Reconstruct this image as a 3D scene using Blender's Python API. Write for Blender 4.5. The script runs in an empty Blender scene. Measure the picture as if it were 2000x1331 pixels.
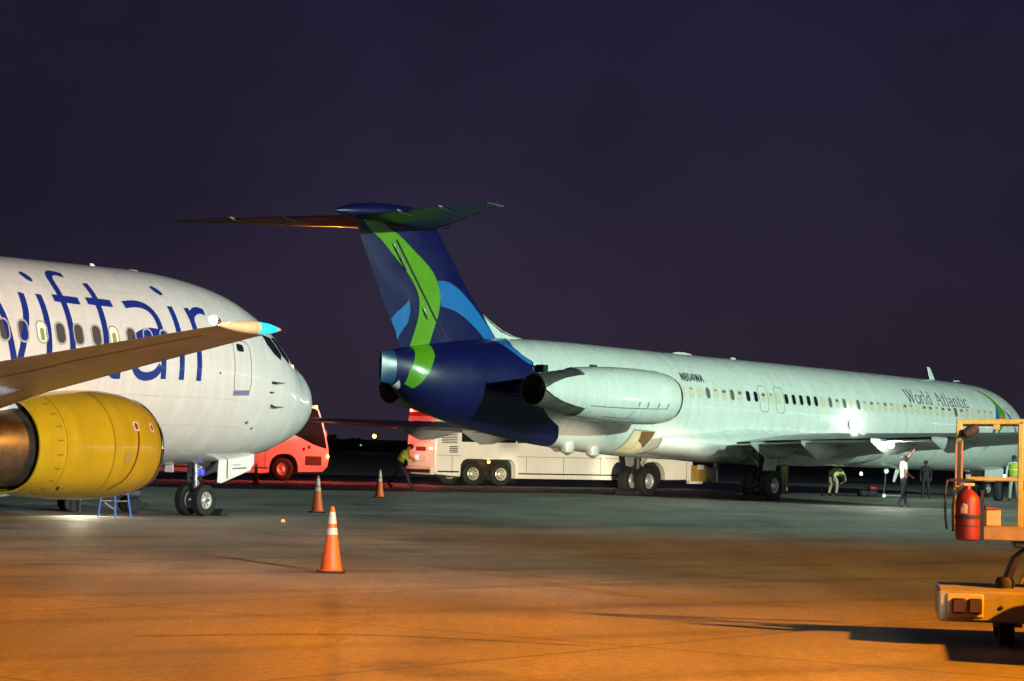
import bpy, bmesh, math, random
from math import sin, cos, pi, radians, sqrt, atan2
from mathutils import Vector, Matrix
from mathutils.geometry import delaunay_2d_cdt

random.seed(7)
S = bpy.context.scene
COL = S.collection

# ------------------------------------------------------------------ camera
PITCH, ROLL, EYE = .0405, .0244, 1.746
cam = bpy.data.cameras.new('camera')
cam.sensor_width = 36.0
cam.lens = 4859.0 / 2000.0 * 36.0
cam.clip_start, cam.clip_end = .1, 5000
cam_o = bpy.data.objects.new('camera', cam); COL.objects.link(cam_o)
V = Vector((0, -sin(PITCH), cos(PITCH)))
fw = Vector((0, cos(PITCH), sin(PITCH)))
rt = Vector((1, 0, 0)) * cos(ROLL) + V * sin(ROLL)
up = Vector((1, 0, 0)) * -sin(ROLL) + V * cos(ROLL)
cam_o.matrix_world = Matrix(((rt.x, up.x, -fw.x, 0), (rt.y, up.y, -fw.y, 0), (rt.z, up.z, -fw.z, EYE), (0, 0, 0, 1)))
S.camera = cam_o

# ------------------------------------------------------------------ render / exposure
S.view_settings.view_transform = 'Standard'
S.view_settings.look = 'None'
S.view_settings.exposure = 0.0
S.view_settings.gamma = 1.0
S.cycles.use_denoising = True
S.cycles.use_light_tree = True
S.cycles.max_bounces = 6
S.cycles.diffuse_bounces = 3
S.cycles.glossy_bounces = 3
S.cycles.sample_clamp_indirect = 4.0
S.cycles.caustics_reflective = False
S.cycles.caustics_refractive = False

# ------------------------------------------------------------------ night sky: town glow low down, darker overhead
world = bpy.data.worlds.new('World'); S.world = world; world.use_nodes = True
nt = world.node_tree; nt.nodes.clear()
tc = nt.nodes.new('ShaderNodeTexCoord'); sx = nt.nodes.new('ShaderNodeSeparateXYZ')
ramp = nt.nodes.new('ShaderNodeValToRGB'); bg = nt.nodes.new('ShaderNodeBackground'); wo = nt.nodes.new('ShaderNodeOutputWorld')
nt.links.new(tc.outputs['Generated'], sx.inputs[0]); nt.links.new(sx.outputs['Z'], ramp.inputs[0])
nz = nt.nodes.new('ShaderNodeTexNoise'); nz.inputs['Scale'].default_value = 5.0; nz.inputs['Detail'].default_value = 5
nt.links.new(tc.outputs['Generated'], nz.inputs['Vector'])
nr = nt.nodes.new('ShaderNodeMapRange'); nr.inputs[1].default_value = .3; nr.inputs[2].default_value = .7; nr.inputs[3].default_value = .68; nr.inputs[4].default_value = 1.30
nt.links.new(nz.outputs[0], nr.inputs[0])
nm_ = nt.nodes.new('ShaderNodeMix'); nm_.data_type = 'RGBA'; nm_.blend_type = 'MULTIPLY'; nm_.inputs[0].default_value = 1
nt.links.new(ramp.outputs[0], nm_.inputs[6]); nt.links.new(nr.outputs[0], nm_.inputs[7])
nt.links.new(nm_.outputs[2], bg.inputs[0]); nt.links.new(bg.outputs[0], wo.inputs[0])
cr = ramp.color_ramp
cr.elements[0].position = 0.0; cr.elements[0].color = (.026, .019, .033, 1)
cr.elements[1].position = 1.0; cr.elements[1].color = (.008, .006, .018, 1)
for p, c in ((.05, (.0225, .0168, .0325, 1)), (.10, (.0175, .0138, .031, 1)), (.18, (.0130, .0112, .029, 1))):
    e = cr.elements.new(p); e.color = c
bg.inputs[1].default_value = 1.0

# ------------------------------------------------------------------ apron floodlights from unseen masts, and beams added for effect
def light(name, kind, loc, col, energy, target=None, size=.5, angle=60, blend=.5):
    l = bpy.data.lights.new(name, kind); l.color = col; l.energy = energy
    if kind in ('SPOT', 'POINT'): l.shadow_soft_size = size
    if kind == 'SPOT': l.spot_size = radians(angle); l.spot_blend = blend
    o = bpy.data.objects.new(name, l); COL.objects.link(o); o.location = loc
    if target is not None:
        o.rotation_euler = (Vector(target) - Vector(loc)).to_track_quat('-Z', 'Y').to_euler()
    return o
SODIUM = (1.0, .29, .003)
light('sodium_flood', 'SPOT', (26, 9, 15), SODIUM, 215000, (2.5, 17.5, 0), .5, 52, 1.0)
light('sodium_flood', 'SPOT', (-2, -32, 5), (1.0, .88, .52), 13500, (-7.5, 42, 1.4), .5, 12, .8)
light('sodium_flood', 'SPOT', (50, 24, 20), (1.0, .46, .06), 150000, (6, 38, 0), .5, 31, 1.0)
light('sodium_flood', 'SPOT', (-12, 165, 8), (1.0, .24, .015), 110000, (-4.2, 69.5, 8.0), .5, 7.2, .4)  # added beam beyond the jets, no mast; turns the tailplane edge orange
light('white_flood', 'SPOT', (30, -30, 12), (.82, .96, 1.0), 285000, (-8.5, 46.5, 4.4), .6, 12.5, .6)
light('green_flood', 'SPOT', (48, 38, 14.5), (.68, 1.0, .79), 190000, (15, 73, 0), .6, 80, 1.0)
light('green_flood', 'SPOT', (40, -60, 4.5), (.70, 1.0, .80), 36000, (11, 84, 3.2), .6, 10.5, .9)
for tx in (-1.9, 1.9, 5.6):
    light('coach_beam', 'SPOT', (.5, -42, .5), (1.0, .87, .60), 900000, (tx, 97 + tx * .58, .5), .1, 2.05, .6)  # added narrow beams brighten the coach side; no vehicle stands there

# ------------------------------------------------------------------ materials
MATS = {}
def mat(name, col, rough=.5, metal=0.0, emit=None, estr=0.0, noise=0.0, nscale=3.0, bump=0.0, bscale=40.0, coat=0.0, trans=0.0, spec=.5, streak=0.0):
    if name in MATS: return MATS[name]
    m = bpy.data.materials.new(name); m.use_nodes = True
    t = m.node_tree; b = t.nodes['Principled BSDF']
    b.inputs['Base Color'].default_value = (*col, 1); b.inputs['Roughness'].default_value = rough
    b.inputs['Metallic'].default_value = metal; b.inputs['Specular IOR Level'].default_value = spec
    b.inputs['Coat Weight'].default_value = coat; b.inputs['Coat Roughness'].default_value = .08
    b.inputs['Transmission Weight'].default_value = trans
    if emit:
        b.inputs['Emission Color'].default_value = (*emit, 1); b.inputs['Emission Strength'].default_value = estr
    if noise or bump:
        co = t.nodes.new('ShaderNodeTexCoord')
    if noise:
        n = t.nodes.new('ShaderNodeTexNoise'); n.inputs['Scale'].default_value = nscale; n.inputs['Detail'].default_value = 6
        n.inputs['Roughness'].default_value = .65
        t.links.new(co.outputs['Object'], n.inputs['Vector'])
        r = t.nodes.new('ShaderNodeMapRange'); r.inputs[1].default_value = .3; r.inputs[2].default_value = .7
        r.inputs[3].default_value = 1 - noise; r.inputs[4].default_value = 1 + noise * .4
        t.links.new(n.outputs[0], r.inputs[0])
        mx = t.nodes.new('ShaderNodeMix'); mx.data_type = 'RGBA'; mx.blend_type = 'MULTIPLY'; mx.inputs[0].default_value = 1
        mx.inputs[6].default_value = (*col, 1)
        t.links.new(r.outputs[0], mx.inputs[7]); t.links.new(mx.outputs[2], b.inputs['Base Color'])
        r2 = t.nodes.new('ShaderNodeMapRange'); r2.inputs[3].default_value = max(.03, rough - .12); r2.inputs[4].default_value = min(1, rough + .15)
        t.links.new(n.outputs[0], r2.inputs[0]); t.links.new(r2.outputs[0], b.inputs['Roughness'])
    if streak:
        co2 = t.nodes.new('ShaderNodeTexCoord'); mp = t.nodes.new('ShaderNodeMapping'); mp.inputs['Scale'].default_value = (1.0, 2.6, .22)
        t.links.new(co2.outputs['Object'], mp.inputs[0])
        n3 = t.nodes.new('ShaderNodeTexNoise'); n3.inputs['Scale'].default_value = 1.6; n3.inputs['Detail'].default_value = 7; n3.inputs['Roughness'].default_value = .7
        t.links.new(mp.outputs[0], n3.inputs['Vector'])
        r3 = t.nodes.new('ShaderNodeMapRange'); r3.inputs[1].default_value = .35; r3.inputs[2].default_value = .62; r3.inputs[3].default_value = 1 - streak; r3.inputs[4].default_value = 1.02
        t.links.new(n3.outputs[0], r3.inputs[0])
        m3 = t.nodes.new('ShaderNodeMix'); m3.data_type = 'RGBA'; m3.blend_type = 'MULTIPLY'; m3.inputs[0].default_value = 1
        m3.inputs[6].default_value = (*col, 1)
        if noise: t.links.new(mx.outputs[2], m3.inputs[6])
        t.links.new(r3.outputs[0], m3.inputs[7]); t.links.new(m3.outputs[2], b.inputs['Base Color'])
    if bump:
        n2 = t.nodes.new('ShaderNodeTexNoise'); n2.inputs['Scale'].default_value = bscale; n2.inputs['Detail'].default_value = 4
        t.links.new(co.outputs['Object'], n2.inputs['Vector'])
        bp = t.nodes.new('ShaderNodeBump'); bp.inputs['Strength'].default_value = bump; bp.inputs['Distance'].default_value = .02
        t.links.new(n2.outputs[0], bp.inputs['Height']); t.links.new(bp.outputs[0], b.inputs['Normal'])
    MATS[name] = m
    return m

white = mat('white_paint', (.74, .75, .74), .26, noise=.05, nscale=1.6, coat=.5, streak=.12)
white7 = mat('white_fuselage_paint', (.76, .76, .76), .24, noise=.05, nscale=1.4, coat=.7, streak=.10)
grey = mat('grey_metal_skin', (.42, .43, .43), .35, .35, noise=.25, nscale=2.0)
wing7m = mat('wing_sodium_tint', (.70, .61, .38), .34, .15, noise=.30, nscale=1.6)  # gold of the sodium light mixed into the grey wing colour
navy = mat('navy_paint', (.006, .007, .072), .32, noise=.15, nscale=1.2, coat=.12, spec=.35)
green = mat('green_paint', (.115, .33, .010), .25, noise=.10, nscale=1.5, coat=.4)
lblue = mat('light_blue_paint', (.017, .155, .48), .25, noise=.10, nscale=1.5, coat=.4)
titleblue = mat('title_blue_paint', (.012, .032, .25), .25, coat=.4)
titlegrey = mat('title_slate_paint', (.02, .026, .07), .35)
black = mat('black_rubber', (.010, .010, .011), .72, noise=.3, nscale=8, bump=.3, bscale=60)
dark = mat('dark_metal', (.045, .04, .04), .5, .5, noise=.4, nscale=5)
soot_shade = mat('soot_shade_metal', (.05, .047, .045), .45, .6, noise=.5, nscale=4)
steel = mat('bare_steel', (.55, .55, .56), .24, 1.0, noise=.2, nscale=6)
chrome = mat('polished_lip', (.80, .82, .86), .10, 1.0)
glass = mat('dark_glass', (.012, .014, .017), .06, 0, coat=1.0)
line = mat('panel_gap', (.11, .11, .115), .7)
yellow = mat('yellow_paint', (.46, .31, .009), .24, noise=.10, nscale=1.5, coat=.6, streak=.14)
redpaint = mat('red_paint', (.16, .007, .006), .5, noise=.15, nscale=6)
orange = mat('cone_orange', (.78, .115, .015), .5, noise=.2, nscale=5)
reflective = mat('reflective_white', (.78, .78, .74), .35)
hub = mat('wheel_hub_grey', (.50, .50, .48), .4, .4, noise=.25, nscale=9)
amber_lit = mat('amber_lamp', (.8, .3, .02), .3, emit=(1, .42, .04), estr=28)
red_lit = mat('red_lamp', (.8, .02, .01), .3, emit=(1, .10, .05), estr=40)
white_lit = mat('white_lamp', (.9, .9, .9), .3, emit=(1, .95, .82), estr=140)
cyan_lit = mat('cyan_lens', (.02, .5, .6), .15, emit=(.0, .55, .75), estr=1.0)
win_lit = mat('cabin_window_lit', (.55, .52, .38), .25, emit=(.75, .72, .42), estr=.20, coat=1)
win_bright = mat('cabin_window_bright', (.6, .6, .4), .25, emit=(.95, 1.0, .55), estr=.75, coat=1)
win_dim = mat('cabin_window_dim', (.12, .11, .09), .15, emit=(.6, .5, .3), estr=.06, coat=1)

# ------------------------------------------------------------------ mesh helpers
class MB:
    def __init__(s): s.v = []; s.f = []
    def add(s, vs, fs):
        k = len(s.v); s.v += [tuple(v) for v in vs]; s.f += [tuple(k + i for i in f) for f in fs]; return s
    def box(s, x0, x1, y0, y1, z0, z1, M=None):
        vs = [Vector((x, y, z)) for z in (z0, z1) for y in (y0, y1) for x in (x0, x1)]
        if M is not None: vs = [M @ v for v in vs]
        return s.add(vs, [(0, 2, 3, 1), (4, 5, 7, 6), (0, 1, 5, 4), (1, 3, 7, 5), (3, 2, 6, 7), (2, 0, 4, 6)])
    def rings(s, R, closed=True, cap0=True, cap1=True):
        n = len(R[0]); k = len(s.v)
        for r in R: s.v += [tuple(p) for p in r]
        m = n if closed else n - 1
        for i in range(len(R) - 1):
            for j in range(m):
                a = k + i * n + j; b = k + i * n + (j + 1) % n
                s.f.append((a, b, b + n, a + n))
        if cap0: s.f.append(tuple(k + j for j in range(n))[::-1])
        if cap1: s.f.append(tuple(k + (len(R) - 1) * n + j for j in range(n)))
        return s
    def tube(s, pts, r, n=8, cap=True):
        pts = [Vector(p) for p in pts]; rr = r if isinstance(r, (list, tuple)) else [r] * len(pts)
        R = []
        for i, p in enumerate(pts):
            d = (pts[min(i + 1, len(pts) - 1)] - pts[max(i - 1, 0)]).normalized()
            a = d.orthogonal().normalized() if i == 0 else (a - d * a.dot(d)).normalized()
            b = d.cross(a)
            R.append([p + (a * cos(2 * pi * j / n) + b * sin(2 * pi * j / n)) * rr[i] for j in range(n)])
        return s.rings(R, True, cap, cap)
    def bar(s, a, b, w, h, up=(0, 0, 1)):
        a, b = Vector(a), Vector(b); d = (b - a).normalized(); u = Vector(up)
        x = d.cross(u).normalized() if abs(d.dot(u)) < .99 else Vector((1, 0, 0)); z = x.cross(d)
        q = [(-w / 2, -h / 2), (w / 2, -h / 2), (w / 2, h / 2), (-w / 2, h / 2)]
        return s.rings([[p + x * i + z * j for i, j in q] for p in (a, b)])
    def lathe(s, prof, axis='y', c=(0, 0, 0), n=24, cap0=False, cap1=False):
        c = Vector(c); R = []
        for t, r in prof:
            ring = []
            for j in range(n):
                a = 2 * pi * j / n; p, q = r * cos(a), r * sin(a)
                ring.append(c + Vector({'y': (p, t, q), 'x': (t, p, q), 'z': (p, q, t)}[axis]))
            R.append(ring)
        return s.rings(R, True, cap0, cap1)
    def prism(s, poly, ax, lo, hi):
        # poly of 2-D points, extruded along axis ax ('x': poly=(y,z), 'y': (x,z), 'z': (x,y))
        def P(p, t): return {'x': (t, p[0], p[1]), 'y': (p[0], t, p[1]), 'z': (p[0], p[1], t)}[ax]
        n = len(poly); k = len(s.v)
        s.v += [P(p, lo) for p in poly] + [P(p, hi) for p in poly]
        s.f.append(tuple(k + i for i in range(n))[::-1]); s.f.append(tuple(k + n + i for i in range(n)))
        for i in range(n):
            j = (i + 1) % n; s.f.append((k + i, k + j, k + n + j, k + n + i))
        return s
    def mesh(s, name, angle=35):
        me = bpy.data.meshes.new(name); me.from_pydata(s.v, [], s.f); me.validate()
        bm = bmesh.new(); bm.from_mesh(me)
        bmesh.ops.recalc_face_normals(bm, faces=bm.faces)
        bm.to_mesh(me); bm.free()
        me.polygons.foreach_set('use_smooth', [True] * len(me.polygons))
        me.set_sharp_from_angle(angle=radians(angle))
        return me
    def build(s, name, m, parent=None, bevel=0, angle=35, loc=None):
        me = s.mesh(name, angle); me.materials.append(m)
        o = bpy.data.objects.new(name, me); COL.objects.link(o); o.parent = parent
        if loc is not None: o.location = loc
        if bevel:
            b = o.modifiers.new('bevel', 'BEVEL'); b.width = bevel; b.segments = 2; b.limit_method = 'ANGLE'
        return o

def tag(o, label, cat, group=None, kind=None):
    if label: o['label'] = label
    if cat: o['category'] = cat
    if group: o['group'] = group
    if kind: o['kind'] = kind
    return o
def empty(name, loc=(0, 0, 0), rot=(0, 0, 0)):
    o = bpy.data.objects.new(name, None); COL.objects.link(o); o.location = loc; o.rotation_euler = rot
    o.empty_display_size = .3
    return o
def link_copy(o, parent, loc=None):
    c = o.copy(); COL.objects.link(c); c.parent = parent
    if loc is not None: c.location = loc
    return c
def copy_tree(o, parent=None):
    c = o.copy(); COL.objects.link(c); c.parent = parent
    for ch in list(o.children): copy_tree(ch, c)
    return c

def interp(T, s, col):
    if s <= T[0][0]: return T[0][col]
    for i in range(len(T) - 1):
        a, b = T[i], T[i + 1]
        if s <= b[0]:
            t = (s - a[0]) / (b[0] - a[0])
            # monotone-ish cubic with finite-difference tangents
            def tan_(k):
                k0, k1 = max(k - 1, 0), min(k + 1, len(T) - 1)
                return (T[k1][col] - T[k0][col]) / (T[k1][0] - T[k0][0])
            h = b[0] - a[0]; m0, m1 = tan_(i), tan_(i + 1)
            d = (b[col] - a[col]) / h
            if d == 0: m0 = m1 = 0
            else:
                m0 = max(min(m0 / d, 3), 0) * d; m1 = max(min(m1 / d, 3), 0) * d
            t2, t3 = t * t, t * t * t
            return (2 * t3 - 3 * t2 + 1) * a[col] + (t3 - 2 * t2 + t) * h * m0 + (-2 * t3 + 3 * t2) * b[col] + (t3 - t2) * h * m1
    return T[-1][col]

def spline(pts, step=.06):
    # Catmull-Rom through 2-D or 3-D points
    P = [Vector(p) for p in pts]
    if len(P) < 3:
        n = max(1, int((P[1] - P[0]).length / step)); return [P[0].lerp(P[1], i / n) for i in range(n + 1)]
    out = []
    for i in range(len(P) - 1):
        p0 = P[max(i - 1, 0)]; p1 = P[i]; p2 = P[i + 1]; p3 = P[min(i + 2, len(P) - 1)]
        n = max(1, int((p2 - p1).length / step))
        for k in range(n):
            t = k / n
            out.append(.5 * ((2 * p1) + (p2 - p0) * t + (2 * p0 - 5 * p1 + 4 * p2 - p3) * t * t + (3 * p1 - p0 - 3 * p2 + p3) * t * t * t))
    out.append(P[-1]); return out

def ribbon(mb, pts, width, fmap, step=.06, smooth=True, cols=3):
    """a painted stroke: centre line in surface coordinates (metres), mapped to 3-D by fmap(u,v)"""
    P = spline(pts, step) if smooth else sum([spline(pts[i:i + 2], step)[:-1] for i in range(len(pts) - 1)], []) + [Vector(pts[-1])]
    k = len(mb.v)
    for i, p in enumerate(P):
        d = (P[min(i + 1, len(P) - 1)] - P[max(i - 1, 0)]).normalized(); n = Vector((-d.y, d.x))
        w = width if not callable(width) else width(i / (len(P) - 1))
        for c in range(cols):
            q = p + n * w * (c / (cols - 1) - .5); mb.v.append(tuple(fmap(q.x, q.y)))
    for i in range(len(P) - 1):
        for c in range(cols - 1):
            a = k + i * cols + c; mb.f.append((a, a + 1, a + cols + 1, a + cols))
    return mb

def inside(p, poly):
    c = False; n = len(poly)
    for i in range(n):
        a, b = poly[i], poly[i - 1]
        if (a[1] > p[1]) != (b[1] > p[1]) and p[0] < (b[0] - a[0]) * (p[1] - a[1]) / (b[1] - a[1]) + a[0]: c = not c
    return c
def drape(mb, poly, fmap, step=.15):
    """fill a closed outline given in surface coordinates and lay it on the surface"""
    B = []
    n = len(poly)
    for i in range(n):
        a, b = Vector(poly[i]), Vector(poly[(i + 1) % n]); m = max(1, int((b - a).length / step))
        B += [a.lerp(b, k / m) for k in range(m)]
    x0, x1 = min(p.x for p in B), max(p.x for p in B); y0, y1 = min(p.y for p in B), max(p.y for p in B)
    I = []
    x = x0 + step * .5
    while x < x1:
        y = y0 + step * .5
        while y < y1:
            if inside((x, y), B) and min((Vector((x, y)) - b).length for b in B) > step * .4: I.append(Vector((x, y)))
            y += step
        x += step
    nb = len(B)
    vs, es, fs, *_ = delaunay_2d_cdt(B + I, [(i, (i + 1) % nb) for i in range(nb)], [], 1, 1e-5)
    tri = [f for f in fs if inside(sum((vs[i] for i in f), Vector((0, 0))) / len(f), B)]
    return mb.add([fmap(v.x, v.y) for v in vs], tri)

def rrect(w, h, r, n=5):
    out = []
    for cx, cy, a0 in ((w / 2 - r, h / 2 - r, 0), (-w / 2 + r, h / 2 - r, 90), (-w / 2 + r, -h / 2 + r, 180), (w / 2 - r, -h / 2 + r, 270)):
        for k in range(n + 1):
            a = radians(a0 + 90 * k / n); out.append((cx + r * cos(a), cy + r * sin(a)))
    return out

# ================================================================== SETTING
def ground_mat():
    m = bpy.data.materials.new('apron_concrete'); m.use_nodes = True; t = m.node_tree; b = t.nodes['Principled BSDF']
    co = t.nodes.new('ShaderNodeTexCoord')
    def noise(scale, detail=6, rough=.6, vec=None, stretch=None):
        n = t.nodes.new('ShaderNodeTexNoise'); n.inputs['Scale'].default_value = scale; n.inputs['Detail'].default_value = detail; n.inputs['Roughness'].default_value = rough
        if stretch:
            mp = t.nodes.new('ShaderNodeMapping'); mp.inputs['Scale'].default_value = stretch; mp.inputs['Rotation'].default_value = (0, 0, .55)
            t.links.new(co.outputs['Object'], mp.inputs[0]); t.links.new(mp.outputs[0], n.inputs['Vector'])
        else: t.links.new(co.outputs['Object'], n.inputs['Vector'])
        return n
    n1 = noise(.16, 7, .62); n2 = noise(.7, 6, .6, stretch=(1, .18, 1)); n3 = noise(9, 5, .7); n4 = noise(60, 3, .7)
    def mr(src, lo, hi, a=.3, c=.7):
        r = t.nodes.new('ShaderNodeMapRange'); r.inputs[1].default_value = a; r.inputs[2].default_value = c; r.inputs[3].default_value = lo; r.inputs[4].default_value = hi
        t.links.new(src.outputs[0], r.inputs[0]); return r
    def mul(a, bb):
        q = t.nodes.new('ShaderNodeMath'); q.operation = 'MULTIPLY'; t.links.new(a.outputs[0], q.inputs[0]); t.links.new(bb.outputs[0], q.inputs[1]); return q
    n5 = noise(22, 6, .8); n6 = noise(.45, 5, .55)
    v = mul(mul(mr(n1, .62, 1.18), mr(n2, .72, 1.12)), mul(mul(mr(n3, .74, 1.22), mr(n4, .60, 1.38)), mul(mr(n5, .64, 1.32), mr(n6, .55, 1.0, .28, .42))))
    br = t.nodes.new('ShaderNodeTexBrick'); br.offset = 0; br.inputs['Scale'].default_value = 1.0; br.inputs['Mortar Size'].default_value = .045; br.inputs['Mortar Smooth'].default_value = .4
    br.inputs['Brick Width'].default_value = 6.0; br.inputs['Row Height'].default_value = 6.0
    br.inputs['Color1'].default_value = (1, 1, 1, 1); br.inputs['Color2'].default_value = (.90, .90, .90, 1); br.inputs['Mortar'].default_value = (.60, .60, .60, 1)
    bm_ = t.nodes.new('ShaderNodeMapping'); bm_.inputs['Rotation'].default_value = (0, 0, .64); t.links.new(co.outputs['Object'], bm_.inputs[0]); t.links.new(bm_.outputs[0], br.inputs['Vector'])
    v = mul(v, br)
    wv = t.nodes.new('ShaderNodeTexWave'); wv.inputs['Scale'].default_value = .10; wv.inputs['Distortion'].default_value = 5; wv.inputs['Detail'].default_value = 2; wv.inputs['Detail Scale'].default_value = .12
    wm = t.nodes.new('ShaderNodeMapping'); wm.inputs['Rotation'].default_value = (0, 0, .9); t.links.new(co.outputs['Object'], wm.inputs[0]); t.links.new(wm.outputs[0], wv.inputs['Vector'])
    v = mul(v, mr(wv, 1.0, .80, .90, 1.0))
    # tar cracks: edges of large cells
    vo = t.nodes.new('ShaderNodeTexVoronoi'); vo.feature = 'DISTANCE_TO_EDGE'; vo.inputs['Scale'].default_value = .085
    wn = noise(.6, 4); ad = t.nodes.new('ShaderNodeMix'); ad.data_type = 'VECTOR'; ad.inputs[0].default_value = .0012
    va = t.nodes.new('ShaderNodeVectorMath'); va.operation = 'MULTIPLY_ADD'; va.inputs[1].default_value = (1.4, 1.4, 0)
    t.links.new(wn.outputs['Color'], va.inputs[0]); t.links.new(co.outputs['Object'], va.inputs[2]); t.links.new(va.outputs[0], vo.inputs['Vector'])
    ck = t.nodes.new('ShaderNodeMapRange'); ck.inputs[1].default_value = .0; ck.inputs[2].default_value = .003; ck.inputs[3].default_value = .72; ck.inputs[4].default_value = 1
    t.links.new(vo.outputs[0], ck.inputs[0])
    v = mul(v, ck)
    mx = t.nodes.new('ShaderNodeMix'); mx.data_type = 'RGBA'; mx.blend_type = 'MULTIPLY'; mx.inputs[0].default_value = 1; mx.inputs[6].default_value = (.30, .285, .255, 1)
    t.links.new(v.outputs[0], mx.inputs[7]); t.links.new(mx.outputs[2], b.inputs['Base Color'])
    t.links.new(mr(n1, .55, .82).outputs[0], b.inputs['Roughness'])
    bp = t.nodes.new('ShaderNodeBump'); bp.inputs['Strength'].default_value = .5; bp.inputs['Distance'].default_value = .02
    t.links.new(n4.outputs[0], bp.inputs['Height']); t.links.new(bp.outputs[0], b.inputs['Normal'])
    return m
grass_m = mat('night_grass', (.045, .055, .028), .95, noise=.5, nscale=.4, bump=.6, bscale=6)
lane_m = mat('pale_concrete', (.33, .32, .29), .8, noise=.35, nscale=.7, bump=.2, bscale=40)
paint_m = mat('worn_line_paint', (.68, .67, .62), .6, noise=.45, nscale=4)

gnd = MB().add([(-1500, -300, -.06), (1500, -300, -.06), (1500, 2500, -.06), (-1500, 2500, -.06)], [(0, 1, 2, 3)]).build('grass_field', grass_m)
gnd['kind'] = 'structure'
# the apron is a sheet whose far edge runs along the service road (heading about 54 degrees)
def road(u, v):
    """u metres along the service road from the reference point, v metres away from the camera"""
    d = Vector((sin(.93), cos(.93))); n = Vector((-cos(.93), sin(.93)))
    return Vector((-4.5, 91)) + d * u + n * v
corners = [(-160, -60), (200, -60)] + [tuple(road(210, 16)), tuple(road(-90, 16))]
apron = MB().add([(x, y, 0) for x, y in corners], [(0, 1, 2, 3)]).build('apron', ground_mat()); apron['kind'] = 'structure'
lane = MB().add([(*road(-90, .25), .004), (*road(205, .25), .004), (*road(205, 9), .004), (*road(-90, 9), .004)], [(0, 1, 2, 3)]).build('service_road', lane_m)
lane['kind'] = 'structure'
mk = MB().add([(*road(-90, 0), .008), (*road(205, 0), .008), (*road(205, .22), .008), (*road(-90, .22), .008)], [(0, 1, 2, 3)]).build('road_edge_line', paint_m); mk['kind'] = 'structure'
mk = MB().add([(3.4, 82.0, .004), (7.2, 83.6, .004), (7.15, 83.9, .004), (3.35, 82.35, .004)], [(0, 1, 2, 3)]).build('stand_marking', paint_m); mk['kind'] = 'structure'

seam_m = mat('tar_seam', (.05, .045, .04), .7, noise=.5, nscale=3)
random.seed(5)
for pts in ([(-9, 36.4), (-6.5, 36.0), (-4.2, 35.3), (-2.6, 33.2), (-1.2, 32.6)], [(-4.9, 50.4), (-3.9, 50.2), (-2.9, 49.9)], [(-.9, 34.1), (.6, 33.3), (2.4, 33.6), (4.2, 32.8)], [(-3.2, 21.5), (-1.2, 22.0), (.8, 21.6)], [(-8, 29.5), (-6, 29.2), (-4.6, 29.9)]):
    P_ = [(x + random.uniform(-.1, .1), y + random.uniform(-.15, .15)) for x, y in pts]
    sm_ = ribbon(MB(), P_, lambda t: .05 * (.5 + .5 * sin(t * 23) ** 2), lambda u, v: Vector((u, v, .003)), .1, cols=2).build('tar_seam', seam_m, apron)
# far trees as one dark mass beyond the field
leaf_m = mat('far_foliage', (.035, .045, .02), .9)
tm = MB()
for i in range(520):
    x = random.uniform(-190, 190); y = 330 + random.uniform(-12, 12) + .1 * x
    h = random.uniform(1.6, 4.6) * (1 + .5 * sin(x * .06) + .3 * sin(x * .17))
    h = max(h * .55, .9)
    for k in range(22):
        a, b = random.uniform(0, 2 * pi), random.random()
        c = Vector((x + cos(a) * h * .5 * sqrt(b), y + sin(a) * h * .5 * sqrt(b), random.uniform(.05, 1.0) * h))
        q = random.uniform(.3, .8); d1 = Vector((random.uniform(-1, 1), random.uniform(-1, 1), random.uniform(-1, 1))).normalized(); d2 = d1.orthogonal().normalized()
        tm.add([c - d1 * q, c + d2 * q * .7, c + d1 * q, c - d2 * q * .7], [(0, 1, 2, 3)])
tag(tm.build('distant_trees', leaf_m), 'low dark line of trees beyond the airfield grass', 'trees', kind='stuff')

# ================================================================== generic builders
def wheel(name, parent, loc, r, w, hub_r, hubm=hub, tyre=black, out=1, n=28, holes=8):
    """wheel with its axle along local x; the outer face looks to +x*out"""
    t = MB().lathe([(-w / 2 * .72, hub_r), (-w / 2, hub_r * 1.12), (-w / 2, r * .86), (-w / 2 * .8, r * .97), (-w / 2 * .35, r), (-.012, r), (-.012, r - .018), (.012, r - .018), (.012, r), (w / 2 * .35, r), (w / 2 * .8, r * .97), (w / 2, r * .86), (w / 2, hub_r * 1.12), (w / 2 * .72, hub_r)], 'x', n=n)
    T = t.build(name, tyre, parent, loc=loc)
    m = MB()
    for sd in (-1, 1):
        m.lathe([(sd * w * .36, hub_r), (sd * w * .40, hub_r * .93), (sd * w * .30, hub_r * .86), (sd * w * .22, hub_r * .5), (sd * w * .34, hub_r * .34), (sd * w * .36, hub_r * .3), (sd * w * .36, .001)], 'x', n=20)
    rim = m.build('rim', hubm, T)
    for k in range(holes):
        mb = MB()
        a = 2 * pi * k / holes; c = Vector((out * w * .262, cos(a) * hub_r * .66, sin(a) * hub_r * .66))
        mb.lathe([(out * w * .262, hub_r * .13), (out * w * .27, hub_r * .12), (out * w * .27, .0008)], 'x', (0, c.y, c.z), n=8)
        mb.build('vent_hole', dark, T)
    return T

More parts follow.
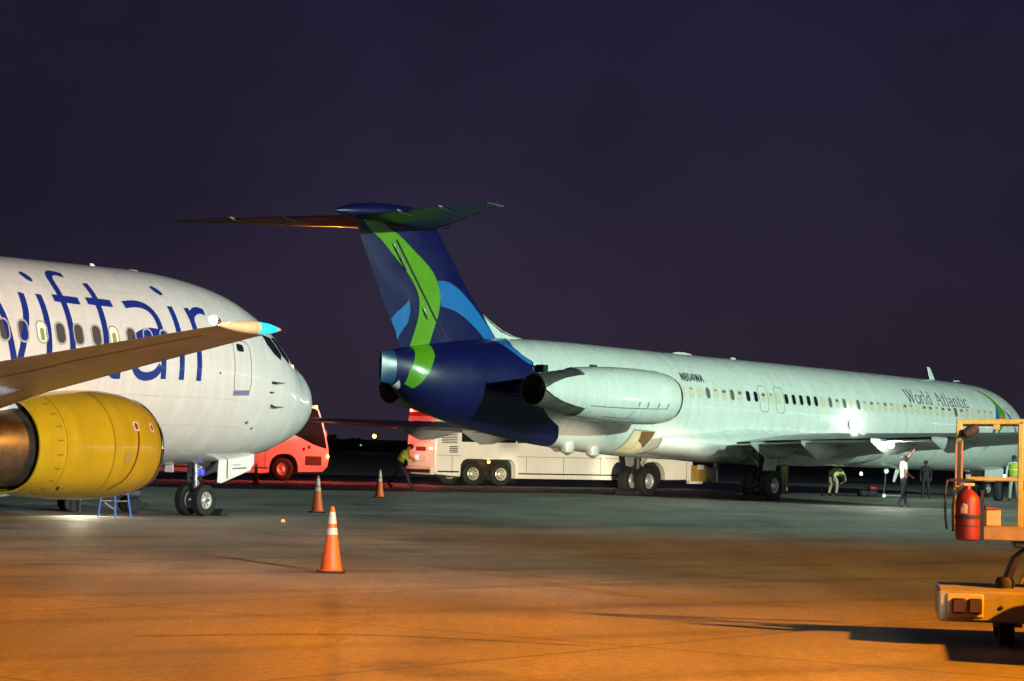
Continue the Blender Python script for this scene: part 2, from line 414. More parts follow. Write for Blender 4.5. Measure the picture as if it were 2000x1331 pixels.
def wing_mb(stations, n=14):
    """stations: list of (x, yLE, yTE, z, thickness) -> closed aerofoil loft (x spanwise, y forward)"""
    R = []
    for x, le, te, z, th in stations:
        c = le - te; ring = []
        for k in range(n + 1):
            u = .5 * (1 - cos(pi * k / n)); t = 5 * th * (.2969 * sqrt(u) - .126 * u - .3516 * u * u + .2843 * u ** 3 - .1015 * u ** 4)
            ring.append((x, le - u * c, z + t * c * 1.1))
        for k in range(n - 1, 0, -1):
            u = .5 * (1 - cos(pi * k / n)); t = 5 * th * (.2969 * sqrt(u) - .126 * u - .3516 * u * u + .2843 * u ** 3 - .1015 * u ** 4)
            ring.append((x, le - u * c, z - t * c * .9))
        R.append(ring)
    return MB().rings(R)

class Hull:
    """fuselage: table of (s from nose, top, bottom, half width); local y = s0 - s"""
    def __init__(s, T, s0): s.T = T; s.s0 = s0
    def sec(s, st): return interp(s.T, st, 1), interp(s.T, st, 2), interp(s.T, st, 3)
    def pt(s, st, th, off=0.0):
        t, b, w = s.sec(st); zc, h = (t + b) / 2, (t - b) / 2
        return Vector(((w + off) * cos(th), s.s0 - st, zc + (h + off) * sin(th)))
    def mesh(s, s_list, n=56):
        R = [[s.pt(st, 2 * pi * j / n) for j in range(n)] for st in s_list]
        return MB().rings(R)
    def fmap(s, off):          # u = station, v = arc in radians*R, R=1.8
        return lambda u, v: s.pt(u, v / 1.8, off)

def frange(a, b, n): return [a + (b - a) * i / n for i in range(n + 1)]

# ================================================================== T-TAIL JET (right)
MS0 = 25.71
MD = empty('passenger_jet', (6.376, 83.652, 0), (-.0139, 0, -.683))
tag(MD, 'white twin-jet airliner with tall navy and green T-tail, centre and right', 'airplane')
MDT = [(0, 2.62, 2.42, .05), (.25, 2.98, 2.05, .42), (.6, 3.2, 1.82, .7), (1.1, 3.42, 1.63, .98), (1.8, 3.72, 1.47, 1.24), (2.6, 4.2, 1.36, 1.42), (3.5, 4.5, 1.29, 1.54), (4.6, 4.68, 1.26, 1.62), (6, 4.75, 1.25, 1.67), (10, 4.75, 1.25, 1.67), (20, 4.75, 1.25, 1.67), (28, 4.76, 1.25, 1.67), (30.5, 4.77, 1.30, 1.66), (33, 4.78, 1.42, 1.58), (35.7, 4.74, 1.66, 1.40), (38, 4.6, 1.98, 1.12), (39.8, 4.36, 2.32, .82), (40.6, 4.22, 2.62, .60), (41.1, 4.13, 2.98, .36), (41.35, 4.08, 3.08, .22), (41.8, 4.02, 3.14, .05)]
MDT = [((3.2 + r[0] * .8) if r[0] <= 6 else r[0], r[1] - (.08 if r[0] < 9 else .04 if r[0] < 15 else 0), *r[2:]) for r in MDT]
HM = Hull(MDT, MS0)
sl = [3.2, 3.25, 3.32, 3.44, 3.6, 3.8] + frange(4.0, 8, 20) + frange(8.5, 28, 30) + frange(28.5, 41.34, 42)
fus = HM.mesh(sl, 64).build('fuselage', white, MD, angle=50)
# blade-shaped tail cone
HM.mesh([41.34, 41.42, 41.5, 41.6, 41.7, 41.8], 40).build('tail_cone', mat('tail_cone_paint', (.014, .06, .15), .3, noise=.3, nscale=2), MD, angle=60)
# navy paint over the rear fuselage, both sides
def arc(th): return th * 1.8
for sd in (1, -1):
    edge = [(36.2, 1.571), (36.6, 1.25), (36.75, .95), (36.6, .72), (36.25, .54), (36.35, .40), (36.3, .1), (36.05, -.30), (35.5, -.55), (34.85, -.72), (34.45, -1.02), (34.2, -1.3), (34.1, -1.571)]
    poly = [(s, arc(t)) for s, t in edge] + [(41.34, arc(-1.571)), (41.34, arc(1.571))]
    f0 = HM.fmap(.006)
    fm = (lambda u, v: f0(u, v)) if sd > 0 else (lambda u, v: Vector((-f0(u, v).x, f0(u, v).y, f0(u, v).z)))
    drape(MB(), poly, fm, .16).build('navy_tail_paint', navy, fus, angle=60)
def smap(off, sd=1):
    g = HM.fmap(off); return g if sd > 0 else (lambda u, v: Vector((-g(u, v).x, g(u, v).y, g(u, v).z)))
for sd in (1, -1):
    gp = [(40.60, 1.45), (40.68, 1.2), (40.712, .94), (40.858, .449), (41.014, -.098), (41.06, -.80), (40.82, -.75), (40.60, -.243), (40.366, .226), (40.106, .713), (39.99, 1.2), (39.95, 1.40)]
    drape(MB(), [(s, arc(t)) for s, t in gp], smap(.011, sd), .09).build('green_band', green, fus, angle=60)
    bp_ = [(36.35, 1.56), (36.72, 1.28), (36.80, .95), (36.63, .70), (36.28, .545), (36.40, .47), (36.72, .60), (37.0, .83), (37.2, 1.12), (37.45, 1.42), (37.5, 1.56)]
    drape(MB(), [(s, arc(t)) for s, t in bp_], smap(.011, sd), .1).build('light_blue_band', lblue, fus, angle=60)

# --- fin
FLE = [(4.0, 36.0), (4.86, 36.85), (6.15, 38.17), (7.76, 39.63), (8.0, 39.85)]
FTE = [(4.0, 40.9), (4.72, 41.31), (5.85, 42.02), (7.58, 43.05), (8.0, 43.3)]
def lin(T, z):
    if z <= T[0][0]: a, b = T[0], T[1]
    else:
        for a, b in zip(T, T[1:]):
            if z <= b[0]: break
    return a[1] + (b[1] - a[1]) * (z - a[0]) / (b[0] - a[0])
def naca(u, th):
    u = min(max(u, 0), 1); return 5 * th * (.2969 * sqrt(u) - .126 * u - .3516 * u * u + .2843 * u ** 3 - .1015 * u ** 4)
def fin_y(s, z, off=0):
    le, te = lin(FLE, z), lin(FTE, z); c = te - le; return naca((s - le) / c, .11) * c + off
R = []
for z in frange(4.05, 7.95, 12):
    le, te = lin(FLE, z), lin(FTE, z); c = te - le; n = 18; ring = []
    for k in range(n + 1):
        u = .5 * (1 - cos(pi * k / n)); ring.append((naca(u, .11) * c, MS0 - (le + u * c), z))
    for k in range(n - 1, 0, -1):
        u = .5 * (1 - cos(pi * k / n)); ring.append((-naca(u, .11) * c, MS0 - (le + u * c), z))
    R.append(ring)
fin = MB().rings(R).build('tail_fin', navy, MD, angle=50)
MB().rings([[(x * w, MS0 - s, z) for x in (-1, 1)] + [(0, MS0 - s, z + .001)] for s, z, w in ((35.0, 4.72, .02), (35.9, 4.80, .10), (36.5, 4.95, .12), (37.1, 5.22, .10), (37.55, 5.5, .04))]).build('dorsal_fillet', white, MD)
m = MB()
prof = [(35.2, 4.70, 4.74), (35.95, 4.6, 4.80), (36.5, 4.6, 4.92), (37.07, 4.7, 5.20), (37.5, 4.9, 5.42), (37.9, 5.3, 5.84)]
m.rings([[(.10, MS0 - s, a), (.05, MS0 - s, b - .03), (0, MS0 - s, b), (-.05, MS0 - s, b - .03), (-.10, MS0 - s, a)] for s, a, b in prof], closed=False, cap0=False, cap1=False).build('dorsal_fairing', white, MD)
def finmap(off, sd=1): return lambda s, z: Vector((sd * fin_y(s, z, off), MS0 - s, z))
GL = [(42.9, 7.80), (42.51, 7.44), (42.06, 7.19), (41.6, 6.83), (41.09, 6.44), (40.67, 6.04), (40.43, 5.66), (40.38, 5.19), (40.47, 4.75), (40.66, 4.19)]
GR = [(42.3, 7.80), (41.83, 7.57), (41.33, 7.35), (40.81, 7.03), (40.29, 6.71), (39.92, 6.44), (39.68, 6.12), (39.56, 5.79), (39.57, 5.31), (39.71, 4.85), (39.91, 4.25)]
BO = [(39.68, 6.2), (39.24, 6.2), (38.76, 6.05), (38.28, 5.78), (37.86, 5.50), (37.42, 5.16), (36.98, 4.80), (36.85, 4.62)]
BI = [(39.5, 5.46), (39.11, 5.41), (38.63, 5.28), (38.14, 5.04), (37.76, 4.82), (37.5, 4.62)]
BLOB = [(40.8, 5.56), (40.72, 5.23), (40.78, 4.9), (41.0, 4.62), (41.15, 4.39), (41.22, 4.62), (41.44, 4.95), (41.22, 5.2), (41.09, 5.27)]
sm2 = lambda pts: [tuple(p) for p in spline(pts, .12)]
for sd in (1, -1):
    drape(MB(), sm2(GL) + sm2(GR)[::-1], finmap(.010, sd), .12).build('green_band', green, fin, angle=60)
    drape(MB(), sm2(BO) + sm2(BI)[::-1], finmap(.007, sd), .12).build('light_blue_band', lblue, fin, angle=60)
    drape(MB(), BLOB, finmap(.007, sd), .12).build('light_blue_patch', lblue, fin, angle=60)
    ribbon(MB(), [(41.48, 7.24), (39.28, 4.55)], .07, finmap(.014, sd)).build('rudder_hinge_gap', mat('gap_black', (.006, .006, .01), .8), fin)
for a, b in (((41.62, 7.12), (41.02, 6.40)), ((40.25, 5.35), (40.05, 5.05))):
    MB().tube([finmap(.03)(*a), finmap(.05)((a[0] + b[0]) / 2, (a[1] + b[1]) / 2), finmap(.03)(*b)], .035, 8).build('hinge_fairing', steel, fin)

# --- tailplane
TZ = 7.80
tail_m = mat('tailplane_paint', (.03, .03, .034), .38, .2, noise=.3, nscale=2)
def tp(sd):
    st = []
    for k in range(7):
        t = k / 6; st.append((sd * (.12 + 5.9 * t), MS0 - (39.55 + 4.42 * t), MS0 - (43.15 + 1.32 * t), TZ - .04 * t, .10))
    return st
for sd in (1, -1):
    w = wing_mb(tp(sd)).build('tailplane', tail_m, MD, angle=45)
    m = MB(); R = []
    for x, le, te, z, th in tp(sd):
        c = le - te; ring = []
        for u, sg in ((.05, 1), (.02, 1), (0, 0), (.02, -1), (.06, -1)):
            ring.append((x, le - u * c + (.012 if u == 0 else 0), z + sg * (naca(u, th) * c + .008)))
        R.append(ring)
    m.rings(R, closed=False, cap0=False, cap1=False).build('leading_edge', mat('leading_edge_glow_tint', (.72, .20, .06), .28, .35), w)  # orange lamp glow put into the colour of the metal edge
    MB().tube([(sd * 6.0, MS0 - 43.8, TZ - .05), (sd * 6.04, MS0 - 44.1, TZ - .05), (sd * 6.03, MS0 - 44.55, TZ - .05)], [.03, .05, .015], 8).build('tip_fairing', steel, w)
    for xx, ss in ((2.2, 43.62), (4.0, 43.95)):
        MB().tube([(sd * xx, MS0 - ss + .45, TZ - .10), (sd * xx, MS0 - ss, TZ - .05), (sd * xx, MS0 - ss - .18, TZ)], [.02, .05, .015], 8).build('hinge_fairing', grey, w)
    ribbon(MB(), [(.4, 42.35), (5.9, 43.85)], .03, lambda u, v: Vector((sd * u, MS0 - v, TZ - .10)), .5).build('elevator_gap', line, w)
MB().rings([[(.30 * k * cos(a), MS0 - s, z + .27 * k * sin(a)) for a in [2 * pi * j / 20 for j in range(20)]] for s, z, k in ((38.9, 7.85, .05), (39.2, 7.88, .45), (39.8, 7.95, .85), (41, 8.0, 1.0), (42.2, 7.98, 1.0), (43.1, 7.92, .8), (43.7, 7.88, .4), (43.95, 7.86, .05))]).build('tail_bullet_fairing', navy, MD, angle=60)

# --- engines
EX, EZ = 2.78, 3.10
def engine(sd):
    E = empty('engine'); E.parent = MD; E.location = (sd * EX, MS0, EZ); E['label'] = 'engine nacelle on the starboard rear fuselage' if sd > 0 else 'engine nacelle on the port rear fuselage'
    cowl = MB().lathe([(-31.75, .63), (-31.71, .67), (-31.73, .72), (-31.93, .775), (-32.45, .83), (-33.4, .855), (-34.5, .845), (-35.6, .80), (-36.45, .735), (-36.46, .70)], 'y', n=44).build('cowl', white, E, angle=60)
    MB().lathe([(-31.87, .58), (-31.75, .63), (-31.695, .672), (-31.725, .728), (-31.83, .756)], 'y', n=44).build('inlet_lip', chrome, E)
    MB().lathe([(-31.87, .58), (-32.7, .56), (-32.7, .14), (-32.3, .02)], 'y', n=32).build('inlet_duct', dark, E)
    noz = MB().lathe([(-36.40, .69), (-37.0, .625), (-37.7, .53), (-38.25, .465), (-38.25, .44), (-37.4, .43), (-37.4, .25), (-37.9, .02)], 'y', n=36).build('exhaust_nozzle', mat('nozzle_metal', (.30, .29, .27), .36, .8, noise=.5, nscale=4), E)
    # clamshell reverser fairings on the outer and inner side
    for q in (1, -1):
        R = []
        for s, k in ((-36.42, 1.0), (-36.8, .96), (-37.4, .80), (-37.9, .50), (-38.3, .06)):
            ring = []
            for j in range(9):
                a = radians(-42 * k + 84 * k * j / 8); rr = .745 - (-36.42 - s) * .115
                ring.append((q * rr * cos(a), s, rr * sin(a) + .02))
            for j in range(8, -1, -1):
                a = radians(-42 * k + 84 * k * j / 8); rr = .70 - (-36.42 - s) * .115
                ring.append((q * rr * cos(a), s, rr * sin(a) + .02))
            R.append(ring)
        MB().rings(R).build('reverser_door', white if q == sd else soot_shade, E, angle=45)  # inner doors take the dark metal to imitate shade
    em = lambda s, a: Vector((sd * (interp([(31.75, .735), (32.45, .833), (33.4, .858), (34.5, .848), (35.6, .803), (36.45, .738)], s, 1) + .006) * cos(a), -s, (interp([(31.75, .735), (32.45, .833), (33.4, .858), (34.5, .848), (35.6, .803), (36.45, .738)], s, 1) + .006) * sin(a)))
    m = MB()
    ribbon(m, [(32.6, -.42), (36.3, -.55)], .028, em, .2)
    ribbon(m, [(33.9, -.95), (35.4, -.98)], .022, em, .2); ribbon(m, [(34.2, -.55), (34.5, -1.3)], .018, em, .1)
    m.build('cowl_seam', line, cowl)
    for s in (32.6, 33.1, 33.65, 34.1):
        ribbon(MB(), [(s, -.22), (s + .02, -.40)], .032, em, .05).build('cowl_latch', line, cowl)
    MB().box(-.03, .03, -35.55, -35.25, .80, .86).build('drain_mast', dark, cowl)
    # pylon
    py = MB().rings([[(-sd * x, y, z) for x, z in ((.62, -.10), (.62, .14), (1.45, .16), (1.45, -.12))] for y in (-32.6, -33.2, -36.0, -37.6)]).build('pylon', navy, E, bevel=.04)
    return E
engine(1); engine(-1)

# --- wings
def mdw(sd):
    return [(sd * x, MS0 - le, MS0 - te, z, th) for x, le, te, z, th in ((1.2, 17.6, 26.45, 1.80, .105), (1.75, 18.1, 26.5, 1.86, .105), (3.4, 19.2, 26.7, 1.96, .10), (5.4, 20.5, 27.0, 2.02, .095), (9.5, 23.0, 27.8, 2.14, .09), (13.5, 25.4, 28.6, 2.26, .085), (16.3, 27.1, 29.1, 2.34, .08), (16.45, 27.5, 29.1, 2.34, .04))]
for sd in (1, -1):
    W = wing_mb(mdw(sd)).build('wing', grey, MD, angle=45); W['label'] = 'long grey wing on the near starboard side' if sd > 0 else 'far port wing'
    # flap segments drooped a little behind the trailing edge
    for x0, x1, a0, a1, z0, z1 in ((1.9, 4.9, 26.35, 26.75, 1.86, 2.00), (5.1, 10.2, 26.85, 27.75, 2.00, 2.15)):
        c0, c1 = .95, .65
        R = [[(sd * x, MS0 - (te - .30), z + .05), (sd * x, MS0 - (te + c * .7), z - .10), (sd * x, MS0 - (te + c * .7) + .02, z - .13), (sd * x, MS0 - (te - .30), z - .07)] for x, te, z, c in ((x0, a0, z0, c0), (x1, a1, z1, c1))]
        MB().rings(R).build('flap', grey, W)
    for xx, te, z, dz in ((3.2, 26.7, 1.92, .48), (5.3, 27.0, 1.98, .50), (8.2, 27.6, 2.08, .42), (10.6, 28.1, 2.16, .40)):
        R = []
        for f, k in ((2.3, .05), (1.7, .5), (.9, .92), (.2, 1.0), (-.25, .62), (-.75, .06)):
            ring = []
            for j in range(12):
                a = 2 * pi * j / 12; zz = sin(a)
                ring.append((sd * (xx + .13 * k * cos(a)), MS0 - te + f, z - .08 + (.08 if zz > 0 else dz * k) * zz - (.0)))
            R.append(ring)
        MB().rings(R).build('flap_hinge_fairing', grey, W, angle=50)
    ribbon(MB(), [(2.2, 25.6), (15.8, 28.55)], .04, lambda u, v: Vector((sd * u, MS0 - v, 1.84 + (u - 1.75) * .036 + .06)), .4).build('spoiler_gap', line, W)
    MB().rings([[(sd * 16.42, MS0 - s, 2.34 + r), (sd * (16.42 + r), MS0 - s, 2.34), (sd * 16.42, MS0 - s, 2.34 - r), (sd * (16.42 - r), MS0 - s, 2.34)] for s, r in ((27.2, .01), (27.5, .06), (29.0, .05), (29.3, .01))]).build('wing_tip_lamp', steel, W)
    # wing root fillet
    R = []
    for s, k in ((16.4, .02), (17.6, .5), (19.5, .9), (22.5, 1.0), (25, .95), (26.8, .62), (28.4, .28), (30.2, .02)):
        R.append([(sd * 1.45, MS0 - s, 1.9 + .55 * k), (sd * (1.62 + .12 * k), MS0 - s, 1.9 + .42 * k), (sd * (1.66 + .5 * k), MS0 - s, 1.90 + .12 * k), (sd * (1.66 + .62 * k), MS0 - s, 1.84 - .1 * k), (sd * (1.5 + .3 * k), MS0 - s, 1.6 - .22 * k), (sd * .9, MS0 - s, 1.42 - .22 * k), (sd * .4, MS0 - s, 1.38 - .2 * k)])
    MB().rings(R, closed=False, cap0=False, cap1=False).build('wing_root_fairing', white, MD, angle=50)

# --- main landing gear
for sd in (1, -1):
    G = empty('main_landing_gear'); G.parent = MD; G.location = (sd * 2.54, 0, 0)
    G['label'] = 'starboard main landing gear with bright hubs' if sd > 0 else 'port main landing gear in the dark under the belly'
    MB().tube([(0, 0, .52), (0, 0, 1.0), (0, -.05, 1.9)], [.10, .11, .14], 12).tube([(0, .0, .9), (0, .0, 1.25)], .135, 12).build('strut', dark, G)
    MB().tube([(-.42, 0, .52), (.42, 0, .52)], .075, 10).build('axle', steel, G)
    MB().tube([(0, .02, 1.0), (-sd * .75, .05, 1.75)], .065, 8).tube([(0, .05, .75), (0, .75, 1.7)], .055, 8).build('brace', grey, G)
    MB().tube([(0, -.16, .58), (0, -.34, .85), (0, -.14, 1.1)], .04, 8).build('torque_link', dark, G)
    MB().rings([[(sd * .22, y, z0), (sd * .26, y, z0), (sd * .42, y, 1.85), (sd * .38, y, 1.85)] for y, z0 in ((-.34, 1.0), (.36, .92))]).build('gear_door', grey, G)
    for w_, o in ((-.35, -1), (.35, 1)):
        wheel('wheel', G, (w_, 0, .50), .50, .37, .26, out=o, holes=9)
    MB().box(-.5, .5, -.62, -.46, 0, .17).build('wheel_chock', black, G, bevel=.03)
N = empty('nose_landing_gear'); N.parent = MD; N.location = (0, MS0 - 6.0, .27)
MB().tube([(0, 0, .33), (0, 0, .7), (0, .1, 1.2)], [.06, .06, .08], 10).build('strut', steel, N)
for x in (-.2, .2): wheel('wheel', N, (x, 0, .33), .33, .17, .17, out=1 if x > 0 else -1)
for x in (-.42, .42): MB().box(x - .015, x + .015, -.6, .9, .62, 1.15).build('gear_door', white, N)

# --- cabin windows: frame and pane on the starboard side
def window_mesh(hull, s_c, th_c, w, h, name, off, r, ring=None):
    fm = hull.fmap(off); c = arc(th_c); m = MB()
    if ring:
        a, b = rrect(w + ring * 2, h + ring * 2, r + ring), rrect(w, h, r); k = len(a)
        m.add([fm(s_c + x, c + y) for x, y in a] + [fm(s_c + x, c + y) for x, y in b], [(i, (i + 1) % k, k + (i + 1) % k, k + i) for i in range(k)])
    else:
        b = rrect(w, h, r); k = len(b); mid = [fm(s_c + x, c + y) for x, y in b]
        m.add(mid + [fm(s_c, c)], [(i, (i + 1) % k, k) for i in range(k)])
    return m
W0, WP = 29.06, .4698
frame_m = mat('window_frame', (.62, .62, .60), .35)
fme = window_mesh(HM, 20.0, .262, .225, .37, 'frame', .010, .10, .028).mesh('window_frame'); fme.materials.append(frame_m)
pmes = {}
for nm, mm in (('lit', win_lit), ('dim', win_dim), ('dark', glass)):
    me = window_mesh(HM, 20.0, .262, .225, .37, 'pane', .005, .10).mesh('pane'); me.materials.append(mm); pmes[nm] = me
blind = {}
for k, hh in enumerate((.10, .16, .24)):
    me = drape(MB(), [(20.0 + x, arc(.262) + y) for x, y in rrect(.20, hh, .045)], HM.fmap(.009), .12).mesh('blind'); me.materials.append(win_lit if k == 2 else win_dim); blind[k] = me
random.seed(11)
DARKW = {8, 9, 13, 14, 15, 16, 17}
for k in range(45):
    s = W0 - WP * k
    o = bpy.data.objects.new('window', fme); COL.objects.link(o); o.parent = MD; o.location = (0, 20.0 - s, 0)
    kind = 'dark' if k in DARKW else ('dim' if random.random() < .22 else 'lit')
    p = bpy.data.objects.new('pane', pmes[kind]); COL.objects.link(p); p.parent = o
    if kind != 'dark':
        b = random.choice((0, 0, 1, 1, 2)) if kind == 'lit' else 2
        q = bpy.data.objects.new('blind', blind[b]); COL.objects.link(q); q.parent = o
        hh = (.10, .16, .24)[b]; q.location = (-.02 if b < 2 else 0, 0, (.13 - hh / 2) if kind == 'lit' else -.04)
# over-wing exits
for s in (24.36, 23.37):
    m = MB(); a = rrect(.52, .92, .12); a = a + [a[0]]
    ribbon(m, [(s + x, arc(.235) + y) for x, y in a], .022, HM.fmap(.004), .08, smooth=False).build('exit_door', line, MD)
# forward service door outline
m = MB(); a = rrect(.7, 1.3, .12); a = a + [a[0]]
ribbon(m, [(6.75 + x, arc(.16) + y) for x, y in a], .022, HM.fmap(.004), .08, smooth=False).build('service_door', line, MD)
# cockpit windows
for s, th, w, h in ((5.25, .50, .36, .36), (4.88, .66, .32, .38), (4.6, .95, .30, .36)):
    for sd in (1, -1):
        drape(MB(), [(s + x, arc(th) + y) for x, y in rrect(w, h, .06)], smap(.006, sd), .1).build('cockpit_window', glass, MD, angle=60)
# open cargo doors in the lower side: a dark lit hold, a curved door swung up
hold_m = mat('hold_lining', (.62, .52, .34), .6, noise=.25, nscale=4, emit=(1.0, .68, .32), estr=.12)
def cargo(s0, s1, t0, t1, lab):
    poly = [(s0, arc(t0)), (s1, arc(t0)), (s1, arc(t1)), (s0, arc(t1))]
    C = drape(MB(), poly, HM.fmap(.008), .12).build('cargo_hold', hold_m, MD, angle=60); C['label'] = lab
    m = MB(); ribbon(m, [(s0, arc(t0)), (s1, arc(t0)), (s1, arc(t1)), (s0, arc(t1)), (s0, arc(t0))], .05, HM.fmap(.014), .1, smooth=False).build('door_frame', grey, C)
    return C
c1 = cargo(31.35, 30.25, -.56, -1.25, 'open aft cargo hold lit warm inside')
drape(MB(), [(30.95, arc(-.58)), (30.25, arc(-.56)), (30.25, arc(-.98)), (30.55, arc(-.86)), (30.8, arc(-.80))], HM.fmap(.02), .1).build('hold_net', mat('brown_netting', (.14, .07, .025), .8), c1)
c2 = cargo(18.75, 17.35, -.66, -1.20, 'open forward cargo hold lit warm inside')
drape(MB(), [(17.9, arc(-.64)), (17.25, arc(-.68)), (17.3, arc(-1.0)), (17.75, arc(-.86))], HM.fmap(.022), .1).build('hold_net', mat('brown_netting', (.14, .07, .025), .8), c2)
for s in (18.55, 17.75):
    MB().tube([HM.pt(s, -1.14, .02), HM.pt(s - .25, -1.16, .02)], .06, 8).build('roller', black, c2)
for s, t in ((16.6, -1.02),):
    drape(MB(), [(s + x, arc(t) + y) for x, y in rrect(.42, .18, .08)], HM.fmap(.006), .1).build('drain_panel', mat('brown_panel', (.10, .05, .02), .6), MD)
m = MB()
for s_ in frange(10.2, 33.4, 7): ribbon(m, [(s_, arc(a)) for a in frange(-1.35, 1.45, 16)], .016, HM.fmap(.0035), .25)
for t_ in (.80, .02, -.42): ribbon(m, [(9.0 + k, arc(t_)) for k in range(0, 25)], .014, HM.fmap(.004), .5)
m.build('skin_seam', mat('skin_seam_green', (.56, .57, .56), .5), fus)
# aerials and roof fairings
def blade(name, s, z, h, c, m_, th=.03, lean=.3, par=MD, s0=MS0):
    sg = 1 if h > 0 else -1
    return MB().rings([[(-th, s0 - s, z), (0, s0 - s + c / 2, z), (th, s0 - s, z), (0, s0 - s - c / 2, z)], [(-th * .5, s0 - s - lean, z + h), (0, s0 - s + c * .25 - lean, z + h), (th * .5, s0 - s - lean, z + h), (0, s0 - s - c * .3 - lean, z + h)]]).build(name, m_, par)
blade('aerial', 10.2, 4.73, .46, .42, white)
blade('aerial', 12.6, 1.27, -.52, .34, white, lean=.3)
for s, l, h in ((26.9, .65, .10), (23.9, .16, .10), (8.3, .3, .06)):
    MB().rings([[(.10 * k * cos(a), MS0 - s + d * l, 4.72 + h * k * sin(a) + .02) for a in [pi * j / 8 for j in range(9)]] for d, k in ((-1, .05), (-.6, .8), (0, 1), (.6, .8), (1, .05))], closed=False).build('roof_fairing', white, MD)
MB().box(1.30, 1.62, MS0 - 36.32, MS0 - 36.10, 3.70, 3.92).build('air_intake_grille', black, MD, bevel=.02)
# drain fairings under the rear body
for s in (33.6, 32.3):
    MB().lathe([(1.0, .02), (1.1, .20), (1.35, .26), (1.5, .26)], 'z', (0.5, MS0 - s, .18 + (.06 if s > 33 else 0)), n=14, cap0=True).build('drain_fairing', grey, MD)

# --- painted titles
def text_strokes(mb, chars, s_start, th0, size, wd, fm, track=.12):
    """chars: list of glyphs; glyph = (advance, [(points, width factor)]) in em units; reading direction = forward (falling s)"""
    x = 0.0; k = 0
    for adv, strokes in chars:
        for pts, wf in strokes:
            k += 1
            ribbon(mb, [(s_start - (x + p[0]) * size, arc(th0) + p[1] * size) for p in pts], wd * wf, fm(.006 + .0004 * (k % 7)), .04, smooth=len(pts) > 3)
        x += adv + track
    return x
def arcpts(cx, cy, rx, ry, a0, a1, n=14): return [(cx + rx * cos(radians(a0 + (a1 - a0) * i / n)), cy + ry * sin(radians(a0 + (a1 - a0) * i / n))) for i in range(n + 1)]
def serif(x, y, w=.16): return ([(x - w / 2, y), (x + w / 2, y)], .45)
GLY = {
 'W': (1.05, [([(.05, 1), (.33, 0)], 1.25), ([(.33, 0), (.55, .85)], .6), ([(.50, 1), (.75, 0)], 1.25), ([(.75, 0), (1.0, 1)], .6), serif(.06, 1, .26), serif(.5, 1, .22), serif(1.0, 1, .22)]),
 'o': (.56, [(arcpts(.28, .31, .25, .31, 90, 270), 1.0), (arcpts(.28, .31, .25, .31, -90, 90), 1.0)]),
 'r': (.40, [([(.12, 0), (.12, .62)], 1.0), (arcpts(.30, .40, .18, .22, 170, 50, 8), .7), serif(.12, 0, .26), serif(.08, .62, .14)]),
 'l': (.26, [([(.13, 0), (.13, 1.0)], 1.0), serif(.13, 0, .26), serif(.08, 1.0, .14)]),
 'd': (.58, [([(.47, 0), (.47, 1.0)], 1.0), (arcpts(.28, .31, .22, .31, 60, 300), .9), serif(.42, 1.0, .14), serif(.52, 0, .14)]),
 ' ': (.42, []),
 'A': (.82, [([(.08, 0), (.42, 1)], .6), ([(.40, 1), (.74, 0)], 1.25), ([(.2, .36), (.62, .36)], .6), serif(.08, 0, .22), serif(.74, 0, .24)]),
 't': (.34, [([(.14, .85), (.14, .12)], 1.0), (arcpts(.28, .14, .14, .14, 180, 290, 6), .8), ([(.02, .62), (.32, .62)], .6)]),
 'a': (.52, [([(.42, .45), (.42, .02), (.5, 0)], 1.0), (arcpts(.25, .42, .17, .20, 150, 0, 8), .7), (arcpts(.24, .17, .18, .17, 60, 320, 10), .8)]),
 'n': (.60, [([(.12, 0), (.12, .62)], 1.0), (arcpts(.29, .40, .17, .22, 170, 0, 8), .8), ([(.46, .42), (.46, 0)], 1.0), serif(.12, 0, .24), serif(.46, 0, .24)]),
 'i': (.26, [([(.13, 0), (.13, .62)], 1.0), serif(.13, 0, .26), ([(.10, .86), (.16, .86)], 1.4), serif(.08, .62, .14)]),
 'c': (.50, [(arcpts(.28, .31, .24, .31, 45, 310, 14), 1.0)]),
 'N': (.62, [([(.08, 0), (.08, 1)], 1), ([(.08, 1), (.52, 0)], 1), ([(.52, 0), (.52, 1)], 1)]),
 '8': (.54, [(arcpts(.27, .74, .18, .24, 90, 450, 16), 1), (arcpts(.27, .27, .21, .26, 90, 450, 16), 1)]),
 '0': (.54, [(arcpts(.27, .5, .21, .48, 90, 450, 18), 1)]),
 '4': (.56, [([(.38, 0), (.38, 1)], 1), ([(.38, 1), (.04, .3)], 1), ([(.04, .3), (.54, .3)], 1)]),
 'V': (.6, [([(.02, 1), (.3, 0)], 1), ([(.3, 0), (.58, 1)], 1)]),
}
GLY['X'] = (.86, [([(.02, 1), (.22, 0)], 1), ([(.22, 0), (.43, 1)], 1), ([(.43, 1), (.64, 0)], 1), ([(.64, 0), (.84, 1)], 1)])   # sans W
GLY['B'] = (.62, [([(.02, 0), (.30, 1)], 1), ([(.30, 1), (.58, 0)], 1), ([(.12, .34), (.48, .34)], 1)])                          # sans A
m = MB()
text_strokes(m, [GLY[c] for c in 'World Atlantic'], 14.62, .405, .585, .050, HM.fmap, .075)
t1 = m.build('airline_title', titlegrey, MD); t1['label'] = 'slate serif title World Atlantic'
m = MB()
text_strokes(m, [GLY[c] for c in ('N', '8', '0', '4', 'X', 'B')], 28.97, .465, .30, .050, HM.fmap, .10)
t2 = m.build('registration_mark', mat('registration_black', (.02, .02, .035), .4), MD); t2['label'] = 'dark registration N804WA above the rear windows'
